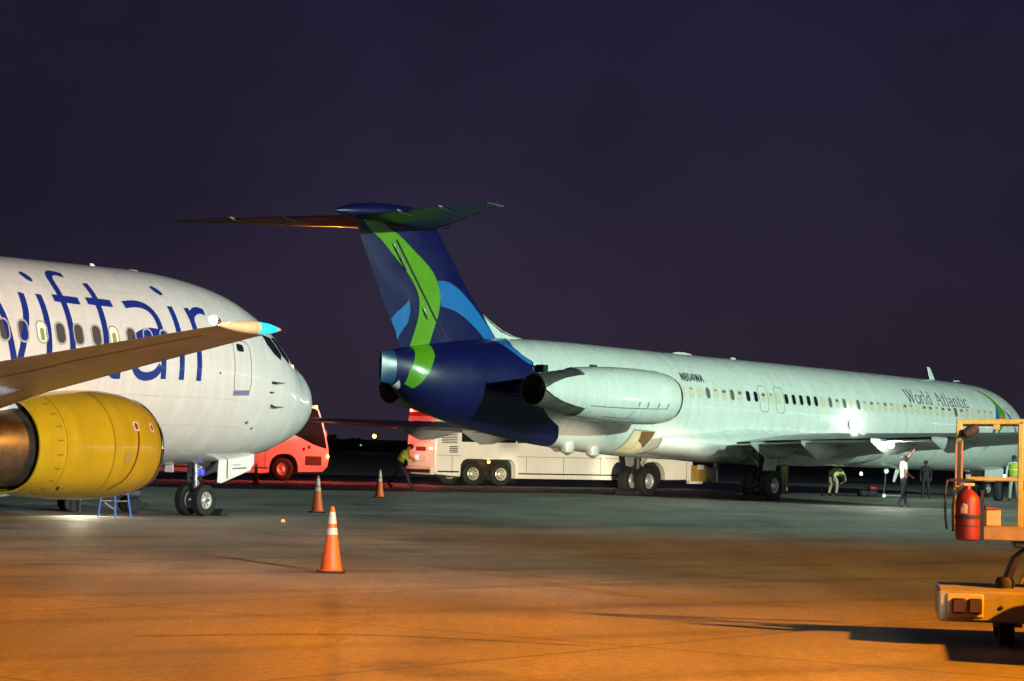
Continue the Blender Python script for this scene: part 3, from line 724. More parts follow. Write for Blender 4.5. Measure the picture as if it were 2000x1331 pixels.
# feather swoosh behind the cockpit
go = [(8.65, 1.02), (8.13, .958), (7.753, .758), (7.398, .543), (7.177, .433), (7.205, .269), (7.433, .107), (7.718, -.052), (7.95, -.20), (8.25, -.34), (8.67, -.593)]
gi = [(8.567, -.486), (8.323, -.314), (7.98, -.10), (7.80, .08), (7.732, .257), (7.724, .448), (7.826, .623), (8.198, .891), (8.62, 1.0)]
for sd in (1, -1):
    drape(MB(), [(s, arc(t)) for s, t in go + gi], smap(.006, sd), .12).build('green_swoosh', green, MD, angle=60)
    bl = [(7.66, .56), (7.70, .40), (7.76, .25), (7.95, .10), (8.12, -.06), (8.35, -.22), (8.62, -.36), (8.86, -.56), (8.72, -.38), (8.43, -.13), (8.19, .10), (8.03, .31), (7.80, .50)]
    drape(MB(), [(s, arc(t)) for s, t in bl], smap(.008, sd), .1).build('blue_swoosh', lblue, MD, angle=60)
    br = [(7.18, .47), (6.9, .32), (6.6, .16), (6.33, -.02), (6.12, -.14), (6.0, -.30), (6.22, -.02), (6.44, .15), (6.75, .36)]
    drape(MB(), [(s, arc(t)) for s, t in br], smap(.008, sd), .1).build('blue_swoosh', lblue, MD, angle=60)
    drape(MB(), [(7.72, arc(.30)), (7.40, arc(.34)), (7.36, arc(.20)), (7.55, arc(.12)), (7.78, arc(.18))], smap(.009, sd), .08).build('orange_swoosh', mat('orange_paint', (.7, .22, .01), .3), MD)
# lit lamps: one on the body above the wing, one under the wing
def lamp_on(name, par, loc, r, energy, col, axis='x', m_=white_lit, soft=.08, shift=(.25, 0, 0)):
    L = MB().lathe([(-.10, r * .6), (0, r * 1.1), (.05, r * 1.15), (.05, r)], axis, loc, n=18, cap0=True).build(name, grey, par)
    MB().lathe([(.045, r * 1.16), (.10, r * 1.0), (.15, r * .6), (.17, .002)], axis, loc, n=18).build('lens', m_, L)
    if energy:
        l = bpy.data.lights.new('lamp_light', 'POINT'); l.color = col; l.energy = energy; l.shadow_soft_size = soft
        o = bpy.data.objects.new('lamp_light', l); COL.objects.link(o); o.parent = par; o.location = Vector(loc) + Vector(shift)
    return L
p = HM.pt(18.81, -.14, 0)
lamp_on('body_lamp', MD, (p.x + .06, p.y, p.z), .16, 24, (.86, 1.0, .88), shift=(.42, 0, 0))
wl = MB().tube([(8.7, MS0 - 27.75, 2.06), (8.7, MS0 - 27.9, 1.90)], [.03, .05], 10).build('wing_lamp', grey, MD)
MB().lathe([(-.09, .002), (-.08, .045), (-.05, .08), (0, .09), (.035, .075), (.055, .03)], 'y', (8.7, MS0 - 27.96, 1.879), n=18).build('lens', white_lit, wl)
l_ = bpy.data.lights.new('lamp_light', 'POINT'); l_.color = (.95, 1.0, .86); l_.energy = 120; l_.shadow_soft_size = .08
o_ = bpy.data.objects.new('lamp_light', l_); COL.objects.link(o_); o_.parent = MD; o_.location = (8.75, MS0 - 28.25, 1.80)


# ================================================================== TWIN-JET (left)
BS0 = 4.0
BJ = empty('passenger_jet', (-6.652, 53.042, 0), (.0036, 0, -.551))
tag(BJ, 'white airliner nose with big blue swiftair title and yellow engine, at left', 'airplane')
BT = [(0, 2.47, 2.43, .02), (.12, 2.80, 2.08, .36), (.5, 3.11, 1.79, .70), (1, 3.38, 1.58, .98), (1.5, 3.55, 1.45, 1.15), (2, 3.87, 1.32, 1.33), (2.5, 4.2, 1.24, 1.47), (3, 4.46, 1.18, 1.58), (4, 4.78, 1.12, 1.73), (5, 4.96, 1.1, 1.82), (6, 5.05, 1.09, 1.87), (7, 5.08, 1.08, 1.88), (12, 5.08, 1.08, 1.88), (24, 5.08, 1.08, 1.88), (28, 5.08, 1.45, 1.75), (32, 5.0, 2.3, 1.25), (35, 4.8, 3.2, .65), (36.4, 4.5, 3.8, .12)]
BT = [((.40 + r[0] * .90) if r[0] < 4 else r[0], *r[1:]) for r in BT]
HB = Hull(BT, BS0)
sl = [.40, .43, .48, .55, .65, .78, .90] + frange(1.05, 7, 26) + frange(7.5, 24, 22) + frange(24.6, 36.4, 18)
fb = HB.mesh(sl, 72).build('fuselage', white7, BJ, angle=60)
hb = lambda off: HB.fmap(off)
# radome seam, skin seams
m = MB(); ribbon(m, [(1.35, arc(a)) for a in frange(-1.5, 1.5, 14)], .012, hb(.003), .2)
for s in (3.9, 6.05, 8.6, 11.0, 13.2): ribbon(m, [(s, arc(a)) for a in frange(-1.4, 1.4, 14)], .008, hb(.003), .2)
for t_ in (.78, -.30, -.62): ribbon(m, [(4.4 + k * .8, arc(t_)) for k in range(0, 18)], .008, hb(.0035), .3)
m.build('skin_seam', mat('skin_seam', (.46, .46, .46), .5), fb)

# title: strokes in (station, angle)
LET = {
 's': [[(13.35, .56), (13.6, .64), (14.0, .62), (14.15, .48), (13.95, .34), (13.6, .22), (13.4, .10), (13.55, -.06), (13.9, -.13), (14.2, -.06)]],
 'w': [[(12.95, .65), (12.72, .25), (12.55, -.13)], [(12.55, -.13), (12.35, .25), (12.15, .65)], [(12.02, .67), (11.88, .40), (11.78, .12), (11.66, -.13)], [(11.176, .66), (11.25, .44), (11.41, .21), (11.52, .05), (11.66, -.13)]],
 'i': [[(10.70, .66), (10.71, .5), (10.74, .25), (10.77, .05), (10.79, -.13)]],
 'f': [[(9.56, .975), (9.667, 1.0), (9.847, 1.007), (9.991, .95), (10.053, .86), (10.074, .732), (10.08, .55), (10.092, .31), (10.11, .10), (10.13, -.13)], [(10.315, .632), (9.605, .618)]],
 't': [[(9.098, .873), (9.08, .70), (9.10, .48), (9.13, .25), (9.16, .10), (9.12, -.02), (8.98, -.10), (8.74, -.105)], [(9.369, .63), (8.662, .62)]],
 'a': [[(8.30, .620), (8.02, .640), (7.774, .637), (7.581, .595), (7.473, .517), (7.432, .428), (7.428, .342), (7.45, .10), (7.45, -.13)], [(7.46, .325), (7.75, .335), (7.98, .315), (8.21, .263), (8.36, .17), (8.41, .08), (8.35, -.02), (8.21, -.09), (7.99, -.114), (7.72, -.085), (7.53, -.005)]],
 'j': [[(6.869, .65), (6.87, .45), (6.875, .15), (6.885, -.13)]],
 'r': [[(6.348, .652), (6.317, .5), (6.316, .30), (6.321, .1), (6.333, -.13)], [(6.318, .50), (6.26, .565), (6.13, .615), (5.97, .645), (5.76, .635)]],
}
tp_ = empty('airline_title'); tp_.parent = BJ; tp_['label'] = 'large blue lower-case title swiftair'
kk = 0
for ch in 'swiftajr':
    m = MB()
    for st in LET[ch]:
        kk += 1; ribbon(m, [(s, arc(t)) for s, t in st], .155, hb(.006 + .0005 * (kk % 6)), .06)
    m.build('letter', titleblue, tp_, angle=60)
for c0, c1 in (((10.79, .965), (10.62, .83)), ((7.06, .925), (6.86, .805))):
    m = MB(); ribbon(m, [(c0[0], arc(c0[1])), ((c0[0] + c1[0]) / 2, arc((c0[1] + c1[1]) / 2)), (c1[0], arc(c1[1]))], lambda t: .17 * sqrt(max(.02, 1 - (2 * t - 1) ** 2)), hb(.007), .03)
    m.build('letter_dot', titleblue, tp_)
# cabin windows
bfr = window_mesh(HB, 12.0, .258, .235, .34, 'frame', .012, .10, .035).mesh('window_frame'); bfr.materials.append(mat('window_frame_grey', (.40, .41, .42), .35))
bp = {}
for nm, mm in (('dark', mat('cabin_window_dark', (.085, .08, .075), .12, coat=1)), ('bright', win_bright)):
    me = window_mesh(HB, 12.0, .258, .235, .34, 'pane', .006, .10).mesh('pane'); me.materials.append(mm); bp[nm] = me
for k in range(-14, 9):
    s = 11.43 - .508 * k
    o = bpy.data.objects.new('window', bfr); COL.objects.link(o); o.parent = BJ; o.location = (0, 12.0 - s, 0)
    p = bpy.data.objects.new('pane', bp['bright' if k in (1, 5) else 'dark']); COL.objects.link(p); p.parent = o
    if k in (1, 5):
        q = drape(MB(), [(12.0 + x, arc(.235) + y) for x, y in rrect(.12, .22, .04)], hb(.010), .1).build('seat_back', mat('seat_shape', (.25, .32, .18), .6), o)
# service door
D = empty('service_door'); D.parent = BJ
m = MB(); a = rrect(.62, 1.02, .16); a = a + [a[0]]
ribbon(m, [(4.79 + x, arc(.075) + y) for x, y in a], .020, hb(.005), .06, smooth=False).build('door_outline', mat('door_gap', (.22, .21, .21), .6), D)
drape(MB(), [(4.85 + x, arc(.275) + y) for x, y in rrect(.26, .15, .06)], hb(.007), .06).build('door_pane', glass, D)
ribbon(MB(), [(5.08, arc(-.225)), (4.50, arc(-.20))], .10, hb(.006), .06).build('scuff_plate', mat('blue_grey_plate', (.30, .30, .62), .3, .4), D)
# cockpit side windows
for poly in ([(3.72, .56), (3.30, .60), (3.02, .42), (3.12, .32), (3.40, .36), (3.62, .44)], [(3.24, .62), (2.86, .72), (2.50, .52), (2.62, .40), (2.95, .42)], [(2.78, .76), (2.40, .98), (2.02, .84), (2.40, .58)]):
    drape(MB(), [(s, arc(t)) for s, t in poly], hb(.008), .08).build('cockpit_window', glass, BJ, angle=60)
    drape(MB(), [(s, arc(t)) for s, t in poly], lambda u, v: Vector((-hb(.008)(u, v).x, hb(.008)(u, v).y, hb(.008)(u, v).z)), .08).build('cockpit_window', glass, BJ, angle=60)
# probes
for s, t in ((3.61, -.024), (3.53, -.30)):
    a = HB.pt(s, t, .0); b = HB.pt(s, t, .09)
    MB().tube([a, b], [.03, .02], 8).tube([b, b + Vector((0, .32, 0))], [.018, .008], 8).build('pitot_probe', dark, BJ)
p = HB.pt(3.63, -.143, .01); MB().box(p.x - .03, p.x + .02, p.y - .06, p.y + .06, p.z - .015, p.z + .015).build('static_vane', dark, BJ)
for s, t, r in ((4.25, -.55, .05), (3.95, -.62, .04), (5.62, -.03, .03)):
    drape(MB(), [(s + x, arc(t) + y) for x, y in rrect(r * 2, r * 1.4, r * .6)], hb(.005), .05).build('service_port', line, BJ)
blade('aerial', 7.45, 5.06, .07, .2, white7, lean=.06, par=BJ, s0=BS0)
MB().lathe([(4.98, .16), (5.07, .14), (5.095, .07), (5.10, .002)], 'z', (0, BS0 - 6.3, 0), n=16).build('roof_beacon', mat('beacon_lens', (.7, .5, .4), .2), BJ)
# wings
def bw(sd):
    return [(sd * x, BS0 - le, BS0 - te, z, th) for x, le, te, z, th in ((1.2, 12.0, 20.0, 1.60, .13), (1.9, 12.7, 20.0, 1.72, .13), (4.8, 15.5, 19.95, 2.10, .115), (8.0, 17.35, 20.60, 2.47, .11), (11.5, 19.0, 21.12, 2.85, .105), (14.0, 20.15, 21.42, 3.12, .11), (14.3, 20.4, 21.45, 3.15, .085), (14.42, 20.6, 21.42, 3.16, .03))]
for sd in (1, -1):
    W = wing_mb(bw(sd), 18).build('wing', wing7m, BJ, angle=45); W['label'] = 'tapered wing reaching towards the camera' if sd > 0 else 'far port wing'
    # tip: cyan navigation lens at the front corner, fairing behind it
    R = []
    for s, r in ((20.32, .008), (20.40, .045), (20.55, .075), (20.72, .088), (20.80, .092)):
        R.append([(sd * (14.36 + r * 1.0 * cos(a)), BS0 - s, 3.15 + r * .9 * sin(a)) for a in [2 * pi * j / 14 for j in range(14)]])
    MB().rings(R).build('navigation_lens', cyan_lit, W, angle=60)
    R = []
    for s, r in ((20.80, .092), (21.0, .092), (21.25, .07), (21.5, .025), (21.56, .006)):
        R.append([(sd * (14.36 + r * cos(a)), BS0 - s, 3.15 + r * .9 * sin(a)) for a in [2 * pi * j / 14 for j in range(14)]])
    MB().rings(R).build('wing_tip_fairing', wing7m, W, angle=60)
    MB().rings([[(sd * (14.36 + r * cos(a)), BS0 - s, 3.15 + r * sin(a)) for a in [2 * pi * j / 10 for j in range(10)]] for s, r in ((20.27, .002), (20.31, .022), (20.37, .034))]).build('tip_cap', mat('pink_cap', (.7, .3, .3), .3), W)
    # trailing-edge flap line, slats, canoe fairings
    def under(x, f): # point just under the lower skin at chord fraction f
        st = bw(1)
        for a, b in zip(st, st[1:]):
            if a[0] <= x <= b[0]: break
        t = (x - a[0]) / (b[0] - a[0]); le = a[1] + (b[1] - a[1]) * t; te = a[2] + (b[2] - a[2]) * t; z = a[3] + (b[3] - a[3]) * t; th = a[4] + (b[4] - a[4]) * t; c = le - te
        return Vector((sd * x, le - f * c, z - naca(f, th) * c * .9 - .004))
    m = MB()
    ribbon(m, [(2.2, .70), (10.6, .70)], .012, lambda u, v: under(u, v), .3); ribbon(m, [(2.2, .14), (13.8, .14)], .010, lambda u, v: under(u, v), .3)
    ribbon(m, [(10.7, .72), (13.7, .74)], .012, lambda u, v: under(u, v), .3)
    for x in (6.2, 8.4, 10.65, 12.2): ribbon(m, [(x, .02), (x, .14)], .03, lambda u, v: under(u, v), .03)
    m.build('control_surface_gap', mat('wing_gap', (.10, .09, .08), .6), W)
    for x in (6.2, 8.6):
        R = []
        for f, k in ((.35, .03), (.5, .55), (.7, .95), (.9, 1.0), (1.06, .75), (1.22, .30), (1.30, .03)):
            q = under(x, min(f, .97)); yy = q.y - max(0, f - .97) * 3.2
            R.append([(q.x + .15 * k * cos(a), yy, q.z + .02 + (.10 if sin(a) > 0 else .26) * k * sin(a)) for a in [2 * pi * j / 16 for j in range(16)]])
        MB().rings(R).build('flap_track_fairing', mat('fairing_grey', (.50, .50, .52), .25, .4, noise=.15, nscale=3), W, angle=60)
    # white position light at the trailing tip
    if sd > 0:
        Lm = MB().lathe([(-.02, .05), (.06, .05)], 'y', (14.2, BS0 - 21.42, 3.20), n=14, cap1=True).build('position_lamp', steel, W)
        MB().lathe([(-.065, .002), (-.055, .035), (-.015, .05), (.03, .04)], 'y', (14.2, BS0 - 21.45, 3.22), n=16).build('lens', mat('strobe_lamp', (1, 1, 1), .3, emit=(1, .93, .75), estr=420), W)
        l = bpy.data.lights.new('position_light', 'POINT'); l.color = (1, .92, .75); l.energy = 55; l.shadow_soft_size = .06
        o = bpy.data.objects.new('position_light', l); COL.objects.link(o); o.parent = BJ; o.location = (14.2, BS0 - 21.75, 3.27)
# wing root fairing
for sd in (1, -1):
    R = []
    for s, k in ((10.6, .03), (11.6, .45), (13, .85), (16, 1.0), (19, 1.0), (21, .6), (22.6, .05)):
        R.append([(sd * 1.70, BS0 - s, 1.9 + .35 * k), (sd * (1.80 + .2 * k), BS0 - s, 1.75 + .15 * k), (sd * (1.75 + .4 * k), BS0 - s, 1.55), (sd * (1.4 + .4 * k), BS0 - s, 1.35 - .25 * k), (sd * .5, BS0 - s, 1.12 - .25 * k), (0, BS0 - s, 1.10 - .26 * k)])
    MB().rings(R, closed=False, cap0=False, cap1=False).build('wing_root_fairing', white7, BJ, angle=50)
# engines
EPROF = [(11.95, .80), (12.2, .885), (12.6, .955), (13.2, .985), (13.8, .97), (14.5, .91), (15.12, .83)]
def flat(z): return z if z > -.55 else -.55 + (z + .55) * .80        # flattened underside
def eng7(sd):
    E = empty('engine'); E.parent = BJ; E.location = (sd * 4.83, BS0, 1.50)
    E['label'] = 'yellow engine nacelle hanging under the near wing' if sd > 0 else 'yellow engine nacelle under the far wing'
    def ring(s, r, n=56): return [(r * cos(2 * pi * j / n) * 1.02, -s, flat(r * sin(2 * pi * j / n))) for j in range(n)]
    P = [(s, interp(EPROF, s, 1)) for s in frange(12.06, 15.12, 26)]
    cowl = MB().rings([ring(s, r) for s, r in P] + [ring(15.12, .80), ring(14.5, .80)], cap0=False, cap1=False).build('fan_cowl', yellow, E, angle=50)
    MB().rings([ring(12.45, .70), ring(12.15, .70), ring(12.0, .735), ring(11.94, .785), ring(11.97, .825), ring(12.07, .862)], cap0=False, cap1=False).build('inlet_lip', chrome, E, angle=70)
    MB().lathe([(-12.4, .70), (-13.1, .73), (-13.1, .2), (-12.6, .02)], 'y', n=32).build('inlet_duct', dark, E)
    MB().lathe([(-14.5, .80), (-14.5, .66)], 'y', n=40).build('fan_duct', soot_shade, E)
    MB().lathe([(-14.2, .70), (-15.1, .66), (-15.6, .585), (-16.0, .47), (-16.05, .44), (-15.5, .40), (-15.5, .30)], 'y', n=36).build('core_cowl', mat('core_metal', (.20, .15, .10), .42, .8, noise=.4, nscale=5), E, angle=50)
    MB().lathe([(-15.3, .33), (-15.9, .30), (-16.5, .16), (-16.75, .01)], 'y', n=24).build('exhaust_plug', soot_shade, E)
    def em(s, a):
        r = interp(EPROF, s, 1) + .006; return Vector((sd * r * cos(a) * 1.02, -s, flat(r * sin(a))))
    dk = mat('cowl_gap', (.16, .085, .01), .6)
    m = MB(); ribbon(m, [(13.45, a) for a in frange(-1.35, 1.35, 20)], .013, em, .1); m.build('cowl_seam', dk, cowl)
    ribbon(MB(), [(12.80, .30), (12.84, 0), (12.89, -.25), (13.0, -.55), (13.22, -.85)], .036, em, .06).build('red_warning_line', mat('dark_red_line', (.16, .008, .006), .4), cowl)
    for s, a, w, mm in ((12.83, .40, .15, 1), (12.36, .40, .11, 1), (13.10, -.16, .16, 0), (12.12, .62, .08, 0)):
        st = drape(MB(), [(s + x, a + y) for x, y in rrect(w, .17, .01)], em, .06).build('warning_placard', mat('placard_white', (.60, .50, .38), .5) if mm else mat('placard_grey', (.33, .22, .07), .5), cowl)
        if mm:
            e2 = lambda u, v: em(u, v) + Vector((sd * .004, 0, 0))
            drape(MB(), [(s - .005 + x, a + y) for x, y in rrect(w * .55, .12, .03)], e2, .05).build('placard_symbol', mat('symbol_red', (.25, .012, .012), .5), st)
    ribbon(MB(), [(14.45, -.82), (14.35, -.95)], .05, em, .05).build('drain_slot', dark, cowl)
    for q in frange(-1.2, 1.2, 9): ribbon(MB(), [(14.75, q), (14.62, q)], .022, em, .03).build('cowl_fastener', dk, cowl)
    m = MB(); ribbon(m, [(12.15, a) for a in frange(-1.3, 1.3, 20)], .008, em, .1); ribbon(m, [(14.55, a) for a in frange(-1.3, 1.3, 20)], .008, em, .1)
    ribbon(m, [(12.2 + k * .3, -1.05) for k in range(10)], .008, em, .2); m.build('panel_seam', dk, cowl)
    # pylon
    z0 = .55
    R = []
    for s, zb, zt, hw in ((12.8, .93, .98, .03), (13.5, .90, 1.10, .16), (14.5, .78, 1.08, .20), (15.2, .55, .98, .20), (16.4, .30, .74, .16), (17.6, .32, .60, .05)):
        R.append([(-hw, -s, zb), (hw, -s, zb), (hw * .8, -s, zt), (-hw * .8, -s, zt)])
    MB().rings(R).build('pylon', white7, E, angle=30)
    return E
eng7(1); eng7(-1)
# tail surfaces behind the frame
for z, le, te in (): pass
R = []
for z, le, te in ((4.6, 28.8, 35.4), (6.0, 30.6, 35.7), (9.0, 33.6, 36.6), (10.9, 35.4, 37.3)):
    c = te - le; R.append([(naca(u, .1) * c * q, BS0 - (le + u * c), z) for u, q in ((0, 1), (.1, 1), (.3, 1), (.6, 1), (1, 1), (.6, -1), (.3, -1), (.1, -1))])
MB().rings(R).build('tail_fin', white7, BJ, angle=50)
for sd in (1, -1): wing_mb([(sd * .3, BS0 - 32.5, BS0 - 36.0, 4.3, .1), (sd * 6.3, BS0 - 36.0, BS0 - 37.6, 4.9, .1)]).build('tailplane', grey, BJ)
# landing gear
N = empty('nose_landing_gear'); N.parent = BJ; N.location = (0, BS0 - 4.0, 0)
MB().tube([(0, 0, .34), (0, 0, .62)], .055, 10).tube([(0, 0, .60), (0, -.04, 1.3)], .085, 12).build('strut', steel, N)
MB().tube([(0, .12, .40), (0, .30, .58), (0, .10, .78)], .035, 8).build('torque_link', dark, N)
MB().tube([(0, .05, .75), (0, .75, 1.25)], .04, 8).tube([(-.12, 0, .8), (.12, 0, .8)], .05, 8).build('drag_brace', dark, N)
MB().tube([(-.32, 0, .335), (.32, 0, .335)], .05, 10).build('axle', steel, N)
for x in (-.225, .225): wheel('wheel', N, (x, 0, .335), .335, .20, .185, out=1 if x > 0 else -1, holes=7)
MB().box(.02, .16, -.02, .10, .86, 1.0).build('taxi_lamp', mat('blue_marker', (.05, .06, .5), .3, emit=(.1, .1, .9), estr=.6), N, bevel=.02)
door = MB().prism([(.25, 1.30), (1.46, 1.40), (1.46, 1.12), (1.32, .97), (.33, .70), (.20, .72)], 'x', .40, .425).build('gear_door', white7, N, bevel=.01)
door['label'] = 'white nose gear door hanging open with small lettering'
m = MB()
for k, (y0, y1, z) in enumerate(((.72, .98, 1.08), (.70, 1.16, 1.0))):
    y = y0
    random.seed(3 + k)
    while y < y1:
        w = random.uniform(.02, .045); m.box(.427, .429, y, y + w, z + (y - .7) * .03, z + (y - .7) * .03 + (.03 if k else .016)); y += w + .014
m.build('door_stencil', dark, door)
MB().box(.427, .430, .50, .535, .80, 1.33).build('red_stripe', mat('dark_red_line', (.16, .008, .006), .4), door)
MB().prism([(.25, 1.30), (1.46, 1.40), (1.46, 1.12), (1.32, .97), (.33, .70), (.20, .72)], 'x', -.425, -.40).build('gear_door', white7, N, bevel=.01)
MB().box(-.40, .40, -.75, 1.2, 1.16, 1.30).build('gear_bay', black, N)
MB().box(-.10, .12, -.92, -.90, .93, 1.22).build('rear_panel', mat('panel_white', (.75, .66, .58), .5), N, bevel=.006)
for sd in (1, -1):
    G = empty('main_landing_gear'); G.parent = BJ; G.location = (sd * 2.6, BS0 - 18.3, 0)
    MB().tube([(0, 0, .5), (0, 0, 1.6)], .11, 10).build('strut', dark, G)
    for x in (-.42, .42): wheel('wheel', G, (x, 0, .5), .5, .36, .25, out=1 if x > 0 else -1)

# ================================================================== COACHES
bus_white = mat('coach_white_paint', (.78, .77, .72), .3, noise=.10, nscale=1.2, coat=.3)
def coach(name, loc, heading, label, tail_lamps):
    """local x = right side, y = forward, origin on the ground at the rear right corner"""
    K = empty(name, loc, (0, 0, -heading)); tag(K, label, 'bus', 'coaches parked on the service road')
    L, W, H = 11.9, 2.3, 3.02
    WX = (1.75, 2.98, 9.95); WR = .46
    # body: side outline with wheel arches cut out, extruded across
    def arch(c, r, n=10): return [(c + r * cos(pi * k / n), .42 + r * .98 * sin(pi * k / n)) for k in range(n + 1)]
    low = [(0.08, .42)]
    low += [(1.12, .34), (1.14, .80), (1.24, .96), (1.40, 1.03), (3.32, 1.03), (3.48, .96), (3.58, .80), (3.60, .30)]
    low += [(9.34, .30), (9.36, .62), (9.46, .86), (9.66, 1.02), (9.95, 1.06), (10.24, 1.02), (10.44, .86), (10.54, .62), (10.56, .34)]
    low += [(11.6, .36), (11.82, .55)]
    top = [(11.9, .95), (11.86, 1.35), (11.62, 2.25), (11.40, 2.82), (11.2, 2.96), (10.9, 3.02), (.5, 3.02), (.22, 2.98), (.06, 2.86), (0, 2.5), (0, .9)]
    poly = low + top
    # rounded cross-section: three slices across the width
    n = len(poly); m = MB()
    cy, cz = 6.0, 1.6
    R = []
    for x, k in ((0, .985), (-.07, 1.0), (-W + .07, 1.0), (-W, .985)):
        R.append([(x, cy + (y - cy) * (1 if k == 1 else .9975), (cz + (z - cz) * k) if z > 2.6 else z) for y, z in poly])
    body = m.rings(R).build('body', bus_white, K, bevel=.03, angle=30)
    # side glass: separate panes
    sx = .006
    panes = [(1.15, 3.55), (3.62, 5.2), (5.27, 6.85), (6.92, 8.5), (8.57, 9.9)]
    for y0, y1 in panes:
        MB().prism([(y0, 1.68), (y1, 1.68), (y1, 2.70), (y0, 2.70)], 'x', -.02, sx).build('side_window', glass, K, bevel=.02)
    MB().prism([(9.97, 1.90), (10.6, 1.70), (11.2, 1.42), (11.76, 1.26), (11.66, 1.78), (11.54, 2.20), (11.49, 2.36), (9.97, 2.40)], 'x', -.02, sx).build('side_window', glass, K, bevel=.012)
    MB().prism([(9.97, 2.45), (11.47, 2.41), (11.33, 2.76), (11.2, 2.84), (9.97, 2.84)], 'x', -.02, sx).build('side_window', glass, K, bevel=.012)
    for y0, y1 in panes:
        MB().prism([(y0, 1.68), (y1, 1.68), (y1, 2.70), (y0, 2.70)], 'x', -W - sx, -W + .02).build('side_window', glass, K, bevel=.02)
    MB().prism([(11.84, 1.30), (11.62, 2.22), (11.42, 2.80), (11.50, 2.82), (11.70, 2.26), (11.915, 1.32)], 'x', -W + .12, -.10).build('windscreen', glass, K)
    # luggage bay seams and skirt line
    gap = mat('coach_gap', (.20, .19, .17), .7)
    m = MB()
    for y in (.75, 4.05, 5.75, 7.45, 9.15): m.box(.0, .004, y - .012, y + .012, .44, 1.16)
    m.box(.0, .0045, 3.62, 9.3, 1.145, 1.165); m.box(.0, .0045, .1, 1.1, 1.145, 1.165)
    m.build('bay_seam', gap, K)
    MB().box(.0, .012, 3.7, 9.3, .47, .52).build('skirt_trim', dark, K); MB().box(.0, .012, .12, 1.05, .50, .56).build('skirt_trim', dark, K)
    # engine louvres on the rear quarter and the rear
    for k in range(11): MB().box(.0, .02, .28, .95, 1.62 + k * .065, 1.652 + k * .065).build('louvre', dark, K)
    for k in range(4): MB().box(.0, .02, .62, .98, 1.26 + k * .07, 1.30 + k * .07).build('louvre', dark, K)
    for k in range(14): MB().box(-1.95, -.35, -.018, .0, 1.62 + k * .062, 1.645 + k * .062).build('rear_louvre', mat('louvre_grey', (.30, .28, .25), .6), K)  # rear slats in plain grey-brown
    MB().box(-W + .1, -.1, -.10, .06, .40, .72).build('rear_bumper', mat('bumper_cream', (.62, .58, .48), .5), K, bevel=.03)
    MB().box(-W + .2, -.2, -.115, -.10, .46, .60).build('bumper_grille', dark, K)
    MB().box(-1.5, -.7, -.012, .0, .92, 1.12).build('engine_door_plate', mat('plate_cream', (.70, .66, .58), .5), K)
    MB().box(-1.62, -1.28, -.014, .0, .95, 1.14).build('number_plate', mat('number_plate', (.75, .78, .85), .4, emit=(.8, .9, 1), estr=.5), K)
    MB().box(-1.55, -.75, -.012, .0, 1.30, 1.46).build('red_panel', redpaint, K)
    for x in (-2.12, -1.94, -.36, -.18):
        Lm = MB().lathe([(-.03, .075), (-.03, .06), (.0, .07)], 'y', (x, -.005, 1.40), n=14).build('tail_lamp', dark, K)
        MB().lathe([(-.045, .002), (-.04, .04), (-.02, .062)], 'y', (x, -.005, 1.40), n=14).build('lens', red_lit if tail_lamps else mat('red_lens_off', (.25, .01, .01), .2), Lm)
    MB().lathe([(-.05, .002), (-.04, .05), (0, .06)], 'y', (-2.0, .0, 2.86), n=12).build('marker_lamp', red_lit if tail_lamps else mat('red_lens_off', (.25, .01, .01), .2), K)
    if tail_lamps:
        MB().box(-W + .15, -.2, -.02, .05, 2.63, 2.80).build('brake_light_panel', mat('lit_red_panel', (.5, .05, .03), .4), K)
        MB().lathe([(-.02, .05), (.03, .045), (.04, .002)], 'x', (.0, 2.36, .93), n=12).build('side_marker', amber_lit, K)
        MB().lathe([(-.02, .03), (.02, .03), (.03, .002)], 'x', (.0, 7.6, 1.16), n=12).build('side_marker', mat('pale_marker', (1, 1, .8), .3, emit=(1, .9, .6), estr=8), K)
    else:
        for y, z in ((9.05, 1.24), (11.83, .98), (11.28, 2.90)):
            MB().lathe([(-.02, .055), (.03, .05), (.045, .002)], 'x', (.0, y - .02, z), n=12).build('side_marker', amber_lit, K)
        MB().box(.0, .012, 10.85, 11.55, .62, .98).build('headlamp_recess', dark, K)
        for a, w_ in (([(8.2, 1.52), (8.5, 1.46), (8.75, 1.50), (8.7, 1.60), (8.55, 1.62)], .03), ([(8.6, 1.68), (9.0, 1.72), (9.4, 1.66), (9.6, 1.68)], .03), ([(8.9, 1.82), (9.3, 1.80), (9.55, 1.84)], .02)):
            ribbon(MB(), a, w_, lambda u, v: Vector((.008, u, v)), .05).build('painted_scroll', mat('scroll_red', (.30, .03, .02), .4), K)
        for y, z in ((7.75, .86), (10.72, 1.18), (10.95, 1.26)): MB().box(.0, .01, y, y + .11, z, z + .13).build('fuel_flap', dark, K)
    # wheels
    for y in WX:
        wheel('wheel', K, (-.20, y, WR), WR, .28, .25, hubm=mat('coach_rim', (.72, .68, .58), .3, .5, noise=.2, nscale=8), out=1, holes=10)
        wheel('wheel', K, (-W + .20, y, WR), WR, .28, .25, hubm=mat('coach_rim', (.72, .68, .58), .3, .5, noise=.2, nscale=8), out=-1, holes=10)
    MB().box(-W + .25, -.35, .3, 11.4, .32, .9).build('underframe', dark, K)
    MB().box(-.55, -.36, 1.1, 3.62, .5, 1.03).build('wheel_housing', black, K); MB().box(-.55, -.36, 9.3, 10.6, .5, 1.05).build('wheel_housing', black, K)
    MB().box(-.06, .0, 2.30, 2.42, .22, .44).build('mud_flap', black, K); MB().box(-.5, -.1, 3.62, 3.64, .12, .5).build('mud_flap', black, K)
    return K
C2 = coach('coach', (-2.83, 95.0, 0), 1.047, 'cream coach with glowing red tail lamps behind the T-tail jet', True)
